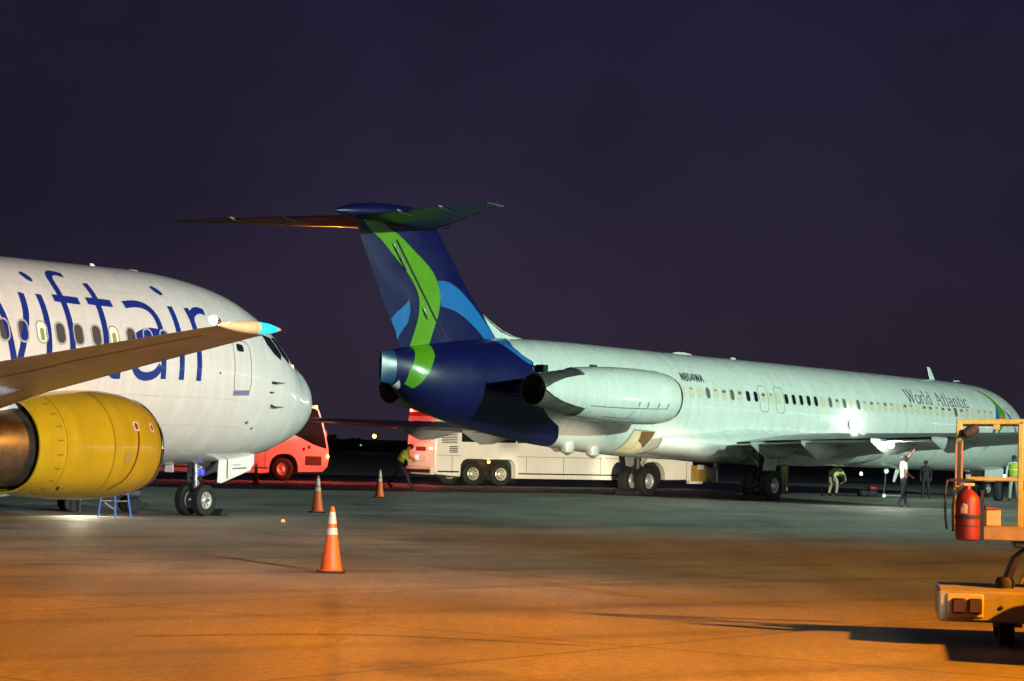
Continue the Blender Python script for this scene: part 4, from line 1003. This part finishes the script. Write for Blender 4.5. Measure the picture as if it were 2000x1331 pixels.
C1 = coach('coach', (-7.05 - 11.85 * sin(1.047), 97.2 - 11.85 * cos(1.047), 0), 1.047, 'coach glowing pink in red light behind the white airliner nose', False)
# light from the red tail lamps, thrown backwards onto the other coach
for x in (-2.05, -.3):
    l = bpy.data.lights.new('tail_lamp_light', 'SPOT'); l.color = (1, .085, .05); l.energy = 2100; l.shadow_soft_size = .1; l.spot_size = radians(90); l.spot_blend = 1.0
    o = bpy.data.objects.new('tail_lamp_light', l); COL.objects.link(o); o.parent = C2; o.location = (x, -.12, 1.40); o.rotation_euler = (radians(-100), 0, radians(-18))
    l = bpy.data.lights.new('tail_lamp_glow', 'POINT'); l.color = (1, .10, .06); l.energy = 55; l.shadow_soft_size = .1
    o = bpy.data.objects.new('tail_lamp_glow', l); COL.objects.link(o); o.parent = C2; o.location = (x, -.7, 1.9)
# open front of the coach: step well with a rack and yellow stickers, seen past the landing gear
ST = empty('boarding_step_unit', (6.95, 99.85, 0), (0, 0, -1.047)); tag(ST, 'small cream step unit with yellow stickers at the coach front', 'steps')
MB().box(-.2, .0, .35, .42, .25, 1.05).build('post', bus_white, ST); MB().box(-.2, .0, 1.65, 1.75, .30, 1.05).build('post', bus_white, ST)
MB().box(-.2, -.02, .42, 1.2, .30, .95).build('panel', mat('mustard_panel', (.42, .27, .05), .5, noise=.5, nscale=6), ST); MB().box(-.2, .0, .35, 1.0, .22, .32).build('step', bus_white, ST)
MB().box(-.18, -.03, 1.25, 1.65, .38, .90).build('panel', mat('pink_panel', (.42, .30, .24), .5), ST)
MB().box(-.01, .01, .75, 1.05, .80, .98).build('notice', reflective, ST)

# ================================================================== CONES, CHOCKS, LADDER, CART
def cone(name, loc, h, label, rot=0):
    K = empty(name, loc, (0, 0, rot)); tag(K, label, 'traffic cone', 'traffic cones round the parked aircraft')
    b = h * .215
    MB().box(-b, b, -b, b, 0, h * .035).build('base', black, K, bevel=h * .012)
    def r(t): return h * (.165 - .135 * t)
    MB().lathe([(h * .035, r(0) * 1.12), (h * .06, r(.03)), (h * .5, r(.5)), (h * .97, r(.97)), (h, r(1) * .8), (h, .002)], 'z', n=24).build('body', orange, K)
    for t0, t1 in ((.58, .68), (.74, .92)):
        MB().lathe([(h * t0, r(t0) + .002), (h * t0, r(t0) + .004), (h * t1, r(t1) + .004), (h * t1, r(t1) + .002)], 'z', n=24).build('collar', mat('cone_collar', (.50, .47, .42), .5, noise=.25, nscale=20), K)
    return K
cone('traffic_cone', (-2.257, 32.1, 0), .85, 'nearest orange cone, alone in the middle of the apron', .1)
cone('traffic_cone', (-4.378, 57.28, 0), .85, 'orange cone right of the white airliner nose wheel, second nearest', .3)
cone('traffic_cone', (-3.773, 73.1, 0), .83, 'orange cone by the leaning worker in a yellow vest', .2)
cone('traffic_cone', (-8.95, 88.3, 0), .74, 'pale orange cone against the pink-lit coach', .5)
cone('traffic_cone', (11.72, 93.1, 0), .30, 'tiny orange cone beside the bending worker', .5)
mk = MB().rings([[(x * k, y * k, z) for x, y in ((-.06, -.05), (.06, -.05), (.06, .05), (-.06, .05))] for k, z in ((1, 0), (1, .012), (.6, .05))]).build('pavement_marker', mat('amber_reflector', (.8, .42, .03), .3, emit=(1, .5, .05), estr=.5)); mk.location = (-4.545, 50.5, 0); mk.scale = (.7, .8, 1.2)
tag(mk, 'small amber pavement marker left of the cones', 'reflector')
ck = MB().prism([(-.14, 0), (.14, 0), (.05, .15), (-.05, .15)], 'x', -.35, .35).build('wheel_chock', black, bevel=.02); ck.location = (-6.36, 53.6, 0); ck.rotation_euler = (0, 0, -.551)
tag(ck, 'black rubber chock in front of the white airliner nose wheel', 'chock')
# step ladder
LD = empty('step_ladder', (-7.98, 50.7, 0), (0, 0, .12)); tag(LD, 'blue step ladder standing under the yellow engine', 'ladder')
lb = mat('ladder_blue', (.06, .16, .62), .35, noise=.2, nscale=8)
for x0, y0, x1 in ((-.34, .0, -.20), (.02, -.30, -.04), (.33, -.22, .14), (-.02, .42, -.02)):
    MB().bar((x0, y0, 0), (x1, y0 * .25, 1.15), .05, .03, (1, 0, 0)).build('leg', lb, LD)
MB().bar((-.30, -.0, .34), (.28, -.16, .34), .07, .02).build('rung', mat('rung_grey', (.35, .30, .22), .5), LD); MB().bar((-.26, .0, .70), (.22, -.12, .70), .07, .02).build('rung', mat('rung_grey', (.35, .30, .22), .5), LD)
MB().bar((-.22, .1, .30), (.0, -.22, .16), .02, .02).build('brace', reflective, LD)
MB().box(-.2, .16, -.12, .12, 1.14, 1.18).build('top_step', lb, LD, bevel=.01)
# baggage cart behind the engine
BC = empty('baggage_cart', (-8.9, 54.1, 0), (0, 0, .35)); tag(BC, 'low dark baggage cart half hidden behind the yellow engine', 'cart')
MB().box(-1.5, .85, -.5, .7, .36, .50).build('deck', dark, BC, bevel=.02)
for x in (-.62, .72):
    for y in (-.3, .5): MB().lathe([(-.06, .08), (-.06, .15), (-.04, .17), (.04, .17), (.06, .15), (.06, .08)], 'y', (x, y, .17), n=20, cap0=True, cap1=True).build('wheel', black, BC)
MB().tube([(-1.5, .1, .42), (-2.6, .1, .22)], .03, 8).build('drawbar', grey, BC)
# added lamp, hidden by the engine, makes the bright strip of ground
WL = empty('lamp_unit', (-8.9, 51.85, 0), (0, 0, 0)); tag(WL, 'added lamp hidden low behind the yellow engine', 'lamp')
MB().tube([(0, 0, 0), (0, 0, .5)], .02, 8).build('pole', dark, WL); MB().box(-.08, .08, -.05, .05, .52, .66).build('head', dark, WL, bevel=.01)
l = light('ground_strip_light', 'SPOT', (-8.9, 51.7, .55), (1, .90, .60), 220, (-8.2, 50.0, 0), .08, 130, .9); 

# ================================================================== AIRFIELD LIGHTS
blue_lit = mat('blue_taxi_lens', (.1, .3, .9), .2, emit=(.25, .65, 1.0), estr=22)
def taxi(loc, label, r=.075, m_=blue_lit, h=.36):
    K = empty('taxiway_light', loc); tag(K, label, 'airfield light', 'lights at the apron edge')
    MB().lathe([(0, .09), (.03, .09), (.04, .03), (h - .08, .03), (h - .06, r * .9)], 'z', n=12, cap0=True).build('stake', dark, K)
    MB().lathe([(h - .06, r * .9), (h, r), (h + .08, r * .8), (h + .12, .002)], 'z', n=12).build('lens', m_, K)
taxi((10.07, 128.1, -.06), 'blue taxiway light between the two main landing gears')
taxi((21.15, 149.5, -.06), 'blue taxiway light left of the man raising his arm')
taxi((31.3, 157.2, -.06), 'blue taxiway light beside the red fire extinguisher frame', .085)
PL = empty('perimeter_lamp', (-16.3, 300, -.06)); tag(PL, 'distant amber lamp glowing between the two coaches', 'lamp')
MB().tube([(0, 0, 0), (0, 0, 1.8)], .06, 8).build('pole', dark, PL); MB().lathe([(1.8, .10), (1.95, .22), (2.15, .2), (2.25, .002)], 'z', n=12).build('lens', amber_lit, PL)
taxi((-17.6, 295, -.06), 'faint bluish far light left of the amber lamp', .10, mat('faint_lens', (.3, .5, .5), .2, emit=(.3, .5, .55), estr=1.2), .9)

# ================================================================== PEOPLE
skin_m = mat('skin', (.36, .20, .13), .55, noise=.15, nscale=20)
skin_d = mat('dark_skin', (.13, .065, .04), .55, noise=.15, nscale=20)
shoe_m = mat('dark_shoes', (.02, .02, .022), .6)
RAD = {'pelvis': (.15, .115), 'spine': (.14, .105), 'chest': (.165, .12), 'neck': (.055, .055), 'head': (.076, .092), 'crown': (.068, .080), 'sh': (.066, .066), 'el': (.047, .047), 'wr': (.034, .034), 'palm': (.036, .022), 'hip': (.095, .095), 'kn': (.072, .072), 'an': (.052, .052), 'toe': (.042, .034)}
def person(loc, rz, pose, cols, label, height=1.0, hair=None, cap=None, vest=None, sleeves='short'):
    """pose: joint name -> (x right, y front, z up); cols: skin, top, legs, shoe materials"""
    J = pose; names = list(J.keys()); idx = {n: i for i, n in enumerate(names)}
    def key(n): return n[:-1] if n[-1] in 'LR' and n[:-1] in RAD else n
    E_ = [('pelvis', 'spine'), ('spine', 'chest'), ('chest', 'neck'), ('neck', 'head'), ('head', 'crown')]
    for s in 'LR': E_ += [('chest', 'sh' + s), ('sh' + s, 'el' + s), ('el' + s, 'wr' + s), ('wr' + s, 'palm' + s), ('pelvis', 'hip' + s), ('hip' + s, 'kn' + s), ('kn' + s, 'an' + s), ('an' + s, 'toe' + s)]
    me = bpy.data.meshes.new('person_body'); me.from_pydata([J[n] for n in names], [(idx[a], idx[b]) for a, b in E_], [])
    o = bpy.data.objects.new('tmp_body', me); COL.objects.link(o)
    o.modifiers.new('skin', 'SKIN'); 
    for n in names:
        sv = me.skin_vertices[0].data[idx[n]]; sv.radius = RAD[key(n)]; sv.use_root = (n == 'pelvis')
    sb = o.modifiers.new('sub', 'SUBSURF'); sb.levels = 2; sb.render_levels = 2
    dg = bpy.context.evaluated_depsgraph_get(); ev = o.evaluated_get(dg)
    nm = bpy.data.meshes.new_from_object(ev); bpy.data.objects.remove(o); 
    bm = bmesh.new(); bm.from_mesh(nm)
    # fingers and nose grown from the hands and head, same mesh
    g = MB()
    for s in 'LR':
        w, p = Vector(J['wr' + s]), Vector(J['palm' + s]); d = (p - w).normalized(); side = d.orthogonal().normalized(); nrm = d.cross(side)
        for k, ln in enumerate((.060, .072, .066, .050)):
            b = p + side * (k - 1.5) * .017; g.tube([b - d * .01, b + d * ln * .5, b + d * ln * .85 + nrm * ln * .35], [.009, .0085, .006], 6)
        b = (w + p) / 2 + side * .026; g.tube([b, b + side * .03 + d * .02, b + side * .035 + d * .05], [.011, .010, .007], 6)
    hd, cr_ = Vector(J['head']), Vector(J['crown']); upv = (cr_ - hd).normalized(); face = Vector(pose.get('_', (0, 1, 0))) if '_' in pose else Vector((0, 1, 0)); face = (face - upv * face.dot(upv)).normalized(); sidev = face.cross(upv)
    g.tube([hd + face * .075 + upv * .025, hd + face * .108 - upv * .012, hd + face * .08 - upv * .02], [.008, .016, .012], 6)
    for q in (-1, 1): g.tube([hd + sidev * q * .07 + upv * .02, hd + sidev * q * .088 + upv * .005, hd + sidev * q * .07 - upv * .025], [.01, .014, .01], 6)
    off = len(bm.verts); vs = [bm.verts.new(v) for v in g.v]; gf = []
    for f in g.f:
        try: gf.append(bm.faces.new([vs[i] for i in f]))
        except ValueError: pass
    gset = set(gf); bm.normal_update()
    seg = [(Vector(J[a]), Vector(J[b]), a, b) for a, b in E_]
    def mi(a, b, t):
        if a in ('neck', 'head') or b == 'head': return 0
        if a.startswith('wr'): return 0
        if a.startswith('el'): return 1 if sleeves == 'long' else 0
        if a.startswith('sh'): return 1 if (sleeves == 'long' or t < .55) else 0
        if a in ('spine', 'chest'): return 1
        if a == 'pelvis' and b == 'spine': return 1 if t > .15 else 2
        if a.startswith('an'): return 3
        if a.startswith('kn') and t > .93: return 3
        return 2
    for f in bm.faces:
        f.smooth = True
        if f in gset: f.material_index = 0; continue
        c = f.calc_center_median(); best = None
        for A_, B_, a, b in seg:
            ab = B_ - A_; t = max(0, min(1, (c - A_).dot(ab) / ab.length_squared)); dd = (c - A_ - ab * t).length
            if best is None or dd < best[0]: best = (dd, a, b, t)
        f.material_index = mi(*best[1:])
    bmesh.ops.recalc_face_normals(bm, faces=bm.faces)
    nm.materials.clear()
    for c in cols: nm.materials.append(c)
    bm.to_mesh(nm); bm.free()
    K = bpy.data.objects.new('person', nm); COL.objects.link(K); K.location = loc; K.rotation_euler = (0, 0, rz); K.scale = (height,) * 3
    tag(K, label, 'person', 'ground crew around the aircraft')
    def cap_mesh(name, m_, k, brim):
        b = MB(); R = []
        for t, r in ((-.02, 1.06), (.03, 1.10), (.075, .98), (.11, .66), (.125, .1)):
            c = hd + upv * (t + .012); R.append([c + (sidev * cos(a) * .080 + face * sin(a) * .097) * r * k for a in [2 * pi * j / 16 for j in range(16)]])
        b.rings(R, True, False, True)
        if brim: b.add([hd + sidev * -.07 + face * .07 + upv * .03, hd + sidev * .07 + face * .07 + upv * .03, hd + sidev * .055 + face * .185 + upv * .022, hd - sidev * .055 + face * .185 + upv * .022, hd + sidev * -.07 + face * .07 + upv * .04, hd + sidev * .07 + face * .07 + upv * .04, hd + sidev * .055 + face * .185 + upv * .032, hd - sidev * .055 + face * .185 + upv * .032], [(0, 1, 2, 3), (4, 5, 6, 7), (0, 1, 5, 4), (2, 3, 7, 6), (1, 2, 6, 5), (3, 0, 4, 7)])
        return b.build(name, m_, K)
    if cap: cap_mesh('cap', cap, 1.08, True)
    elif hair: cap_mesh('hair', hair, 1.05, False)
    if vest:
        pv, sp, chs = Vector(J['pelvis']), Vector(J['spine']), Vector(J['chest'])
        ax = (chs - sp).normalized(); rgt = (Vector(J['shR']) - Vector(J['shL'])).normalized(); rgt = (rgt - ax * rgt.dot(ax)).normalized(); fr = ax.cross(rgt)
        path = [(pv.lerp(sp, .25), .185, .150), (sp, .178, .140), (sp.lerp(chs, .5), .190, .150), (chs, .205, .158), (chs + ax * .075, .175, .13), (chs + ax * .105, .10, .085)]
        b = MB(); b.rings([[c + rgt * cos(a) * rx + fr * sin(a) * ry for a in [2 * pi * j / 20 for j in range(20)]] for c, rx, ry in path], True, False, False)
        vv = b.build('safety_vest', vest, K)
        b = MB(); c = sp.lerp(chs, .25); c2 = sp.lerp(chs, .42)
        b.rings([[q + rgt * cos(a) * .189 + fr * sin(a) * .149 for a in [2 * pi * j / 20 for j in range(20)]] for q in (c, c2)], True, False, False)
        b.build('reflective_band', reflective, vv)
    return K
def stand(**kw):
    P = dict(pelvis=(0, 0, .92), spine=(0, .0, 1.10), chest=(0, .0, 1.30), neck=(0, .01, 1.45), head=(0, .025, 1.555), crown=(0, .02, 1.645),
             shL=(-.175, 0, 1.37), elL=(-.23, -.03, 1.12), wrL=(-.23, .06, .90), palmL=(-.22, .09, .83), shR=(.175, 0, 1.37), elR=(.23, -.03, 1.12), wrR=(.23, .06, .90), palmR=(.22, .09, .83),
             hipL=(-.09, 0, .86), knL=(-.10, .02, .49), anL=(-.11, -.02, .09), toeL=(-.12, .14, .035), hipR=(.09, 0, .86), knR=(.10, .02, .49), anR=(.11, -.02, .09), toeR=(.12, .14, .035))
    P.update(kw); return P
khaki = mat('khaki_trousers', (.46, .38, .26), .8, noise=.2, nscale=12); darkcloth = mat('dark_trousers', (.022, .022, .032), .85, noise=.3, nscale=12)
tee = mat('white_tshirt', (.70, .72, .76), .8, noise=.1, nscale=12); hiviz = mat('hi_vis_yellow', (.52, .62, .03), .7, noise=.15, nscale=10)
pale = mat('pale_hi_vis', (.66, .70, .34), .7, noise=.15, nscale=10); greycloth = mat('grey_trousers', (.40, .40, .38), .85, noise=.2, nscale=12)
hair_m = mat('dark_hair', (.015, .012, .01), .6); capm = mat('dark_cap', (.03, .03, .045), .7)
# man in white T-shirt pointing up at the wing, facing right
person((12.18, 76.75, 0), radians(-72), stand(chest=(0, -.02, 1.30), neck=(0, -.03, 1.45), head=(0, -.03, 1.555), crown=(0, -.06, 1.64), shL=(-.17, -.02, 1.38), elL=(-.20, .20, 1.55), wrL=(-.17, .38, 1.78), palmL=(-.16, .43, 1.86), shR=(.175, -.02, 1.36), elR=(.24, -.02, 1.10), wrR=(.17, .20, .98), palmR=(.12, .27, .96), knL=(-.11, .06, .49), anL=(-.12, .16, .09), toeL=(-.13, .33, .035), knR=(.11, -.06, .50), anR=(.12, -.24, .10), toeR=(.13, -.08, .035)),
       (skin_m, tee, darkcloth, shoe_m), 'man in white T-shirt and dark cap raising one arm under the wing', .965, cap=capm)
# worker bent over at the waist
person((12.04, 92.3, 0), radians(-150), stand(pelvis=(0, -.10, .80), spine=(0, .08, .90), chest=(0, .28, .86), neck=(0, .42, .80), head=(0, .50, .72), crown=(0, .55, .64), shL=(-.18, .30, .82), elL=(-.26, .36, .58), wrL=(-.22, .22, .50), palmL=(-.18, .18, .46), shR=(.18, .30, .82), elR=(.26, .36, .58), wrR=(.22, .22, .50), palmR=(.18, .18, .46), hipL=(-.09, -.10, .76), hipR=(.09, -.10, .76), knL=(-.13, .04, .44), knR=(.13, .0, .44), anL=(-.15, -.06, .09), toeL=(-.16, .11, .035), anR=(.15, -.08, .09), toeR=(.16, .09, .035)),
       (skin_m, pale, khaki, shoe_m), 'worker in pale vest and khaki trousers bending over on the apron', 1.04, hair=hair_m, vest=pale, sleeves='short')
# worker leaning forward at the back of the coach
person((-3.92, 89.7, 0), radians(-78), stand(pelvis=(0, -.02, .90), spine=(0, .06, 1.07), chest=(0, .18, 1.25), neck=(0, .28, 1.38), head=(0, .36, 1.46), crown=(0, .40, 1.545), shL=(-.175, .18, 1.30), elL=(-.22, .26, 1.05), wrL=(-.18, .46, .98), palmL=(-.16, .53, .98), shR=(.175, .18, 1.30), elR=(.23, .20, 1.04), wrR=(.20, .40, .95), palmR=(.19, .47, .95), hipL=(-.09, -.02, .85), hipR=(.09, -.02, .85), knL=(-.10, .28, .50), anL=(-.11, .40, .09), toeL=(-.12, .57, .035), knR=(.10, -.16, .48), anR=(.11, -.42, .10), toeR=(.12, -.27, .035)),
       (skin_m, hiviz, darkcloth, shoe_m), 'worker in yellow vest leaning towards the coach tail lamps', .985, hair=hair_m, vest=hiviz, sleeves='long')
# worker behind the starboard main wheels, reaching up
person((10.5, 94.9, 0), radians(25), stand(elL=(-.24, .18, 1.52), wrL=(-.20, .30, 1.75), palmL=(-.19, .33, 1.82), elR=(.25, .15, 1.2), wrR=(.20, .34, 1.10), palmR=(.18, .40, 1.10)),
       (skin_m, darkcloth, khaki, shoe_m), 'worker in khaki trousers half hidden behind the near main wheels', .86, hair=hair_m, vest=hiviz)
# person in dark clothes
person((15.35, 91.7, 0), radians(170), stand(knL=(-.12, .02, .49), anL=(-.15, -.02, .09), toeL=(-.17, .14, .035), knR=(.12, .02, .49), anR=(.15, -.02, .09), toeR=(.17, .14, .035)),
       (skin_d, darkcloth, darkcloth, shoe_m), 'person in all dark clothes standing right of the pointing man', .84, hair=hair_m, sleeves='long')
# worker in vest behind the yellow frame
person((18.43, 90.9, 0), radians(165), stand(elL=(-.27, .02, 1.12), wrL=(-.26, .05, .88), palmL=(-.26, .08, .81), elR=(.27, .02, 1.12), wrR=(.26, .05, .88), palmR=(.26, .08, .81), knL=(-.12, .02, .49), anL=(-.15, -.02, .09), toeL=(-.17, .14, .035), knR=(.12, .02, .49), anR=(.15, -.02, .09), toeR=(.17, .14, .035)),
       (skin_d, tee, greycloth, shoe_m), 'worker in yellow vest and grey trousers behind the yellow frame', 1.0, hair=hair_m, vest=hiviz, sleeves='long')

# ---- bags and stand
def bag(name, loc, rz, l, w, h, m_, label, cat='bag'):
    K = empty(name, loc, (0, 0, rz)); tag(K, label, cat, 'bags on the apron')
    R = []
    for t, k in ((-.5, .55), (-.46, .85), (-.3, 1), (.3, 1), (.46, .85), (.5, .55)):
        R.append([(t * l, w / 2 * k * cos(a) * (1 if abs(cos(a)) < .8 else .96), h / 2 + h / 2 * k * (max(-1, min(1, 1.25 * sin(a))))) for a in [2 * pi * j / 16 for j in range(16)]])
    MB().rings(R).build('body', m_, K, angle=60)
    MB().tube([(-l * .22, 0, h), (-l * .18, 0, h + .09), (l * .18, 0, h + .09), (l * .22, 0, h)], .014, 6).build('handle', black, K)
    return K
bagm = mat('black_nylon', (.018, .016, .02), .7, noise=.3, nscale=10)
bag('duffel_bag', (13.45, 93.3, 0), .2, .75, .4, .26, bagm, 'black duffel bag lying left of the pointing man')
rb = bag('duffel_bag', (13.62, 93.2, .27), .4, .30, .2, .12, mat('red_nylon', (.45, .03, .03), .6), 'small red bag on top of the black duffel bag')
bag('suitcase', (17.95, 91.3, 0), 1.1, .55, .34, .74, bagm, 'dark upright bag left of the vest worker by the frame')
TS = empty('tow_stand', (14.25, 92.4, 0), (0, 0, .2)); tag(TS, 'thin pale metal stand behind the pointing man', 'stand')
MB().tube([(-.34, 0, 0.06), (-.28, 0, .95)], .022, 8).build('pole', steel, TS); MB().tube([(.38, 0, .06), (.34, 0, .62)], .018, 8).build('pole', steel, TS)
MB().lathe([(-.03, .002), (-.03, .09), (.03, .09), (.03, .002)], 'y', (-.27, 0, .98), n=14).build('disc', reflective, TS)
MB().tube([(-.38, .0, .08), (.40, 0, .08)], .03, 8).build('foot_bar', grey, TS)
for x in (-.34, .34): MB().lathe([(-.03, .002), (-.03, .07), (.03, .07), (.03, .002)], 'y', (x, 0, .07), n=14).build('caster', reflective, TS)

# ================================================================== BELT LOADER (right edge)
BL = empty('belt_loader', (4.95, 23.3, 0), (0, 0, -.15)); tag(BL, 'cream belt loader with orange-lit tubular frame at the right edge', 'ground vehicle')
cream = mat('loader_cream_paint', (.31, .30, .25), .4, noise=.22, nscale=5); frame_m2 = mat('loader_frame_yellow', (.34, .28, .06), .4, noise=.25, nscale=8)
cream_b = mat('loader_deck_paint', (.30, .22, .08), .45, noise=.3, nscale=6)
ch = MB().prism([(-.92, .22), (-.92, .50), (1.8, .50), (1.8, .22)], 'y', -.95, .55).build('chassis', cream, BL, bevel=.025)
MB().box(-.845, -.52, -.965, -.945, .265, .475).build('lamp_recess', mat('recess_paint', (.55, .45, .30), .5), BL, bevel=.01)
for x, mm in ((-.735, mat('dark_lens', (.05, .012, .01), .15, coat=1)), (-.59, mat('smoked_lens', (.05, .04, .03), .15, coat=1))):
    Lm = MB().box(x - .062, x + .062, -1.0, -.955, .30, .435).build('rear_lamp', black, BL, bevel=.015)
    MB().box(x - .052, x + .052, -1.008, -.998, .31, .425).build('lens', mm, Lm, bevel=.006)
MB().box(-.605, -.575, -1.0, -.96, .265, .30).build('lamp_bracket', black, BL)
for x, z in ((-.36, .36), (-.12, .40), (-.14, .30)): MB().lathe([(-.975, .002), (-.97, .018), (-.95, .02)], 'y', (x, .01, z), n=10).build('bolt', dark, BL)
for y in (-.62, .35):
    wh = wheel('wheel', BL, (-.30, y, .17), .17, .14, .085, hubm=mat('loader_hub', (.55, .40, .22), .5), out=-1, holes=5)
    wheel('wheel', BL, (1.5, y, .17), .17, .14, .085, hubm=mat('loader_hub', (.55, .40, .22), .5), out=1, holes=5)
    MB().box(-.42, -.16, y - .07, y + .07, .17, .24).build('axle_bracket', cream_b, BL)
# operator seat, black
MB().rings([[(x, y, z) for y in (-.30, .22)] + [(x + dx, y, z + dz) for y, dx, dz in ((.22, .07, .03), (-.30, .07, .03))] for x, z, dx, dz in ((-.36, .52, 0, 0), (-.30, .57, 0, 0), (-.27, .66, 0, 0), (-.22, .78, 0, 0), (-.12, .86, 0, 0), (.02, .90, 0, 0))]).build('seat', black, BL, bevel=.02)
MB().lathe([(.50, .085), (.56, .09), (.60, .07), (.615, .002)], 'z', (-.30, -.25, 0), n=14).build('control_knob', black, BL)
MB().tube([(-.16, -.33, .56), (-.10, -.36, .68)], .018, 8).build('lever', steel, BL)
# boom deck with rollers above the chassis
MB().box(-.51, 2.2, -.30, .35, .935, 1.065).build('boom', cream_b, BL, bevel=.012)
MB().box(-.22, 2.2, -.28, .30, .875, .93).build('boom_underside', dark, BL, bevel=.01)
for k in range(4): MB().tube([(-.04 + k * .07, -.31, .895), (-.04 + k * .07, .3, .895)], .022, 8).build('roller', frame_m2, BL)
MB().box(.25, .40, -.2, .2, .5, .9).build('boom_lift', dark, BL)
# tubular frame
def post(a, b, w=.055, m_=frame_m2, nm='frame_tube'): return MB().bar(a, b, w, w, (0, 1, 0)).build(nm, m_, BL, bevel=.008)
chn = mat('channel_brown', (.32, .16, .04), .5, noise=.35, nscale=10)
post((-.735, -.05, 1.78), (-.735, -.05, 2.02)); 
c_ = MB().box(-.76, -.70, -.08, -.05, 1.42, 1.86).box(-.765, -.748, -.085, .0, 1.42, 1.86).box(-.712, -.695, -.085, .0, 1.42, 1.86).build('upright_channel', chn, BL)
MB().box(-.742, -.718, -.088, -.079, 1.44, 1.84).build('channel_slot', dark, BL)
post((-.76, -.05, 2.03), (1.6, -.05, 2.09), .05); post((-.70, .02, 2.005), (1.6, .02, 2.06), .03)
post((-.165, -.05, 1.06), (-.165, -.05, 2.05), .05); post((-.13, .02, 1.06), (-.13, .02, 2.05), .035)
post((-.66, -.05, 1.50), (1.6, -.05, 1.535), .042)
post((-.765, -.02, 1.03), (-.765, -.02, 1.50), .03)
MB().box(-.42, -.36, -.07, -.03, 1.97, 2.05).build('clamp', frame_m2, BL)
# work lamp on the upright
Hd = MB().lathe([(-.075, .03), (-.06, .05), (.0, .062), (.06, .056), (.075, .03)], 'x', n=18, cap0=True, cap1=True).build('lamp_unit', black, BL); Hd.location = (-.63, -.10, 1.945); Hd.rotation_euler = (0, radians(-28), .2); Hd.scale = (1.05, .9, .9)
MB().bar((-.74, -.08, 1.89), (-.66, -.10, 1.92), .03, .025).build('lamp_arm', black, BL)
# strap bracket that holds the extinguisher
MB().box(-.535, -.505, -.36, -.30, .94, 1.40).build('bracket_plate', black, BL)
MB().box(-.82, -.62, -.30, -.28, 1.475, 1.50).build('cross_bracket', black, BL)
MB().tube([(-.84, -.30, 1.49), (-.86, -.33, 1.40), (-.855, -.34, 1.15), (-.84, -.34, 1.03)], .012, 8).build('hose', black, BL)
def bl(x, y, z): return (4.95 + x * cos(.15) + y * sin(.15), 23.3 - x * sin(.15) + y * cos(.15), z)
FE = empty('fire_extinguisher', bl(-.655, -.36, .935)); tag(FE, 'red fire extinguisher strapped to the belt loader frame', 'fire extinguisher')
MB().lathe([(0, .085), (.012, .105), (.05, .112), (.36, .112), (.41, .10), (.45, .06), (.475, .03), (.50, .028)], 'z', n=28, cap0=True).build('cylinder', redpaint, FE)
MB().lathe([(.20, .1125), (.20, .1165), (.235, .1165), (.235, .1125)], 'z', n=28).build('strap', black, FE)
MB().lathe([(.13, .1125), (.13, .1145), (.138, .1145), (.138, .1125)], 'z', n=28).build('strap', black, FE)
MB().box(-.05, .06, -.02, .02, .50, .53).build('valve', frame_m2, FE, bevel=.006); MB().bar((-.09, 0, .53), (.06, 0, .56), .02, .012).build('lever', black, FE)
MB().tube([(-.03, -.02, .50), (-.12, -.03, .46), (-.14, -.02, .30), (-.13, .0, .08)], .013, 8).build('hose', black, FE)
def fem(u, v): a = -1.571 + u / .1135; return Vector((.1135 * cos(a), .1135 * sin(a), v))
drape(MB(), [(-.085, .25), (-.02, .25), (-.02, .33), (-.06, .345), (-.085, .30)], fem, .03).build('label_plate', mat('label_tan', (.55, .36, .18), .5), FE)
BX = empty('tool_box', bl(-.42, -.05, 1.066)); tag(BX, 'small yellow box with red lid on the loader deck', 'box')
MB().box(-.07, .07, -.08, .08, 0, .15).build('case', frame_m2, BX, bevel=.008); MB().rings([[(-.075, y, .151), (.075, y, .151), (.085, y, .16), (-.075, y, .185)] for y in (-.085, .085)]).build('lid', redpaint, BX, bevel=.004)

# front bonnet of the loader, outside the frame to the right; it throws the broad shadow
MB().prism([(-.2, .18), (-.2, .62), (.3, .72), (1.9, .72), (1.9, .18)], 'y', -2.9, -1.1).build('bonnet', cream, BL, bevel=.05, loc=(.28, 0, 0))
# building added unseen at far right so its lit windows mirror in glossy paint
TB = empty('reflection_building', (98, 92, 0)); tag(TB, 'unseen low building added for the reflections of its lit windows', 'building')
MB().box(0, 14, -40, 40, 0, 7).build('wall', mat('reflection_wall', (.35, .34, .32), .8), TB)
MB().box(-.6, 14.6, -40.5, 40.5, 7, 7.4).build('roof', dark, TB)
for k in range(22):
    if k % 7 == 5: continue
    MB().box(-.05, .05, -38 + k * 3.5, -35.6 + k * 3.5, 3.0, 4.6).build('window', mat('reflection_window', (.8, .8, .8), .3, emit=(.85, 1.0, .95), estr=6), TB)
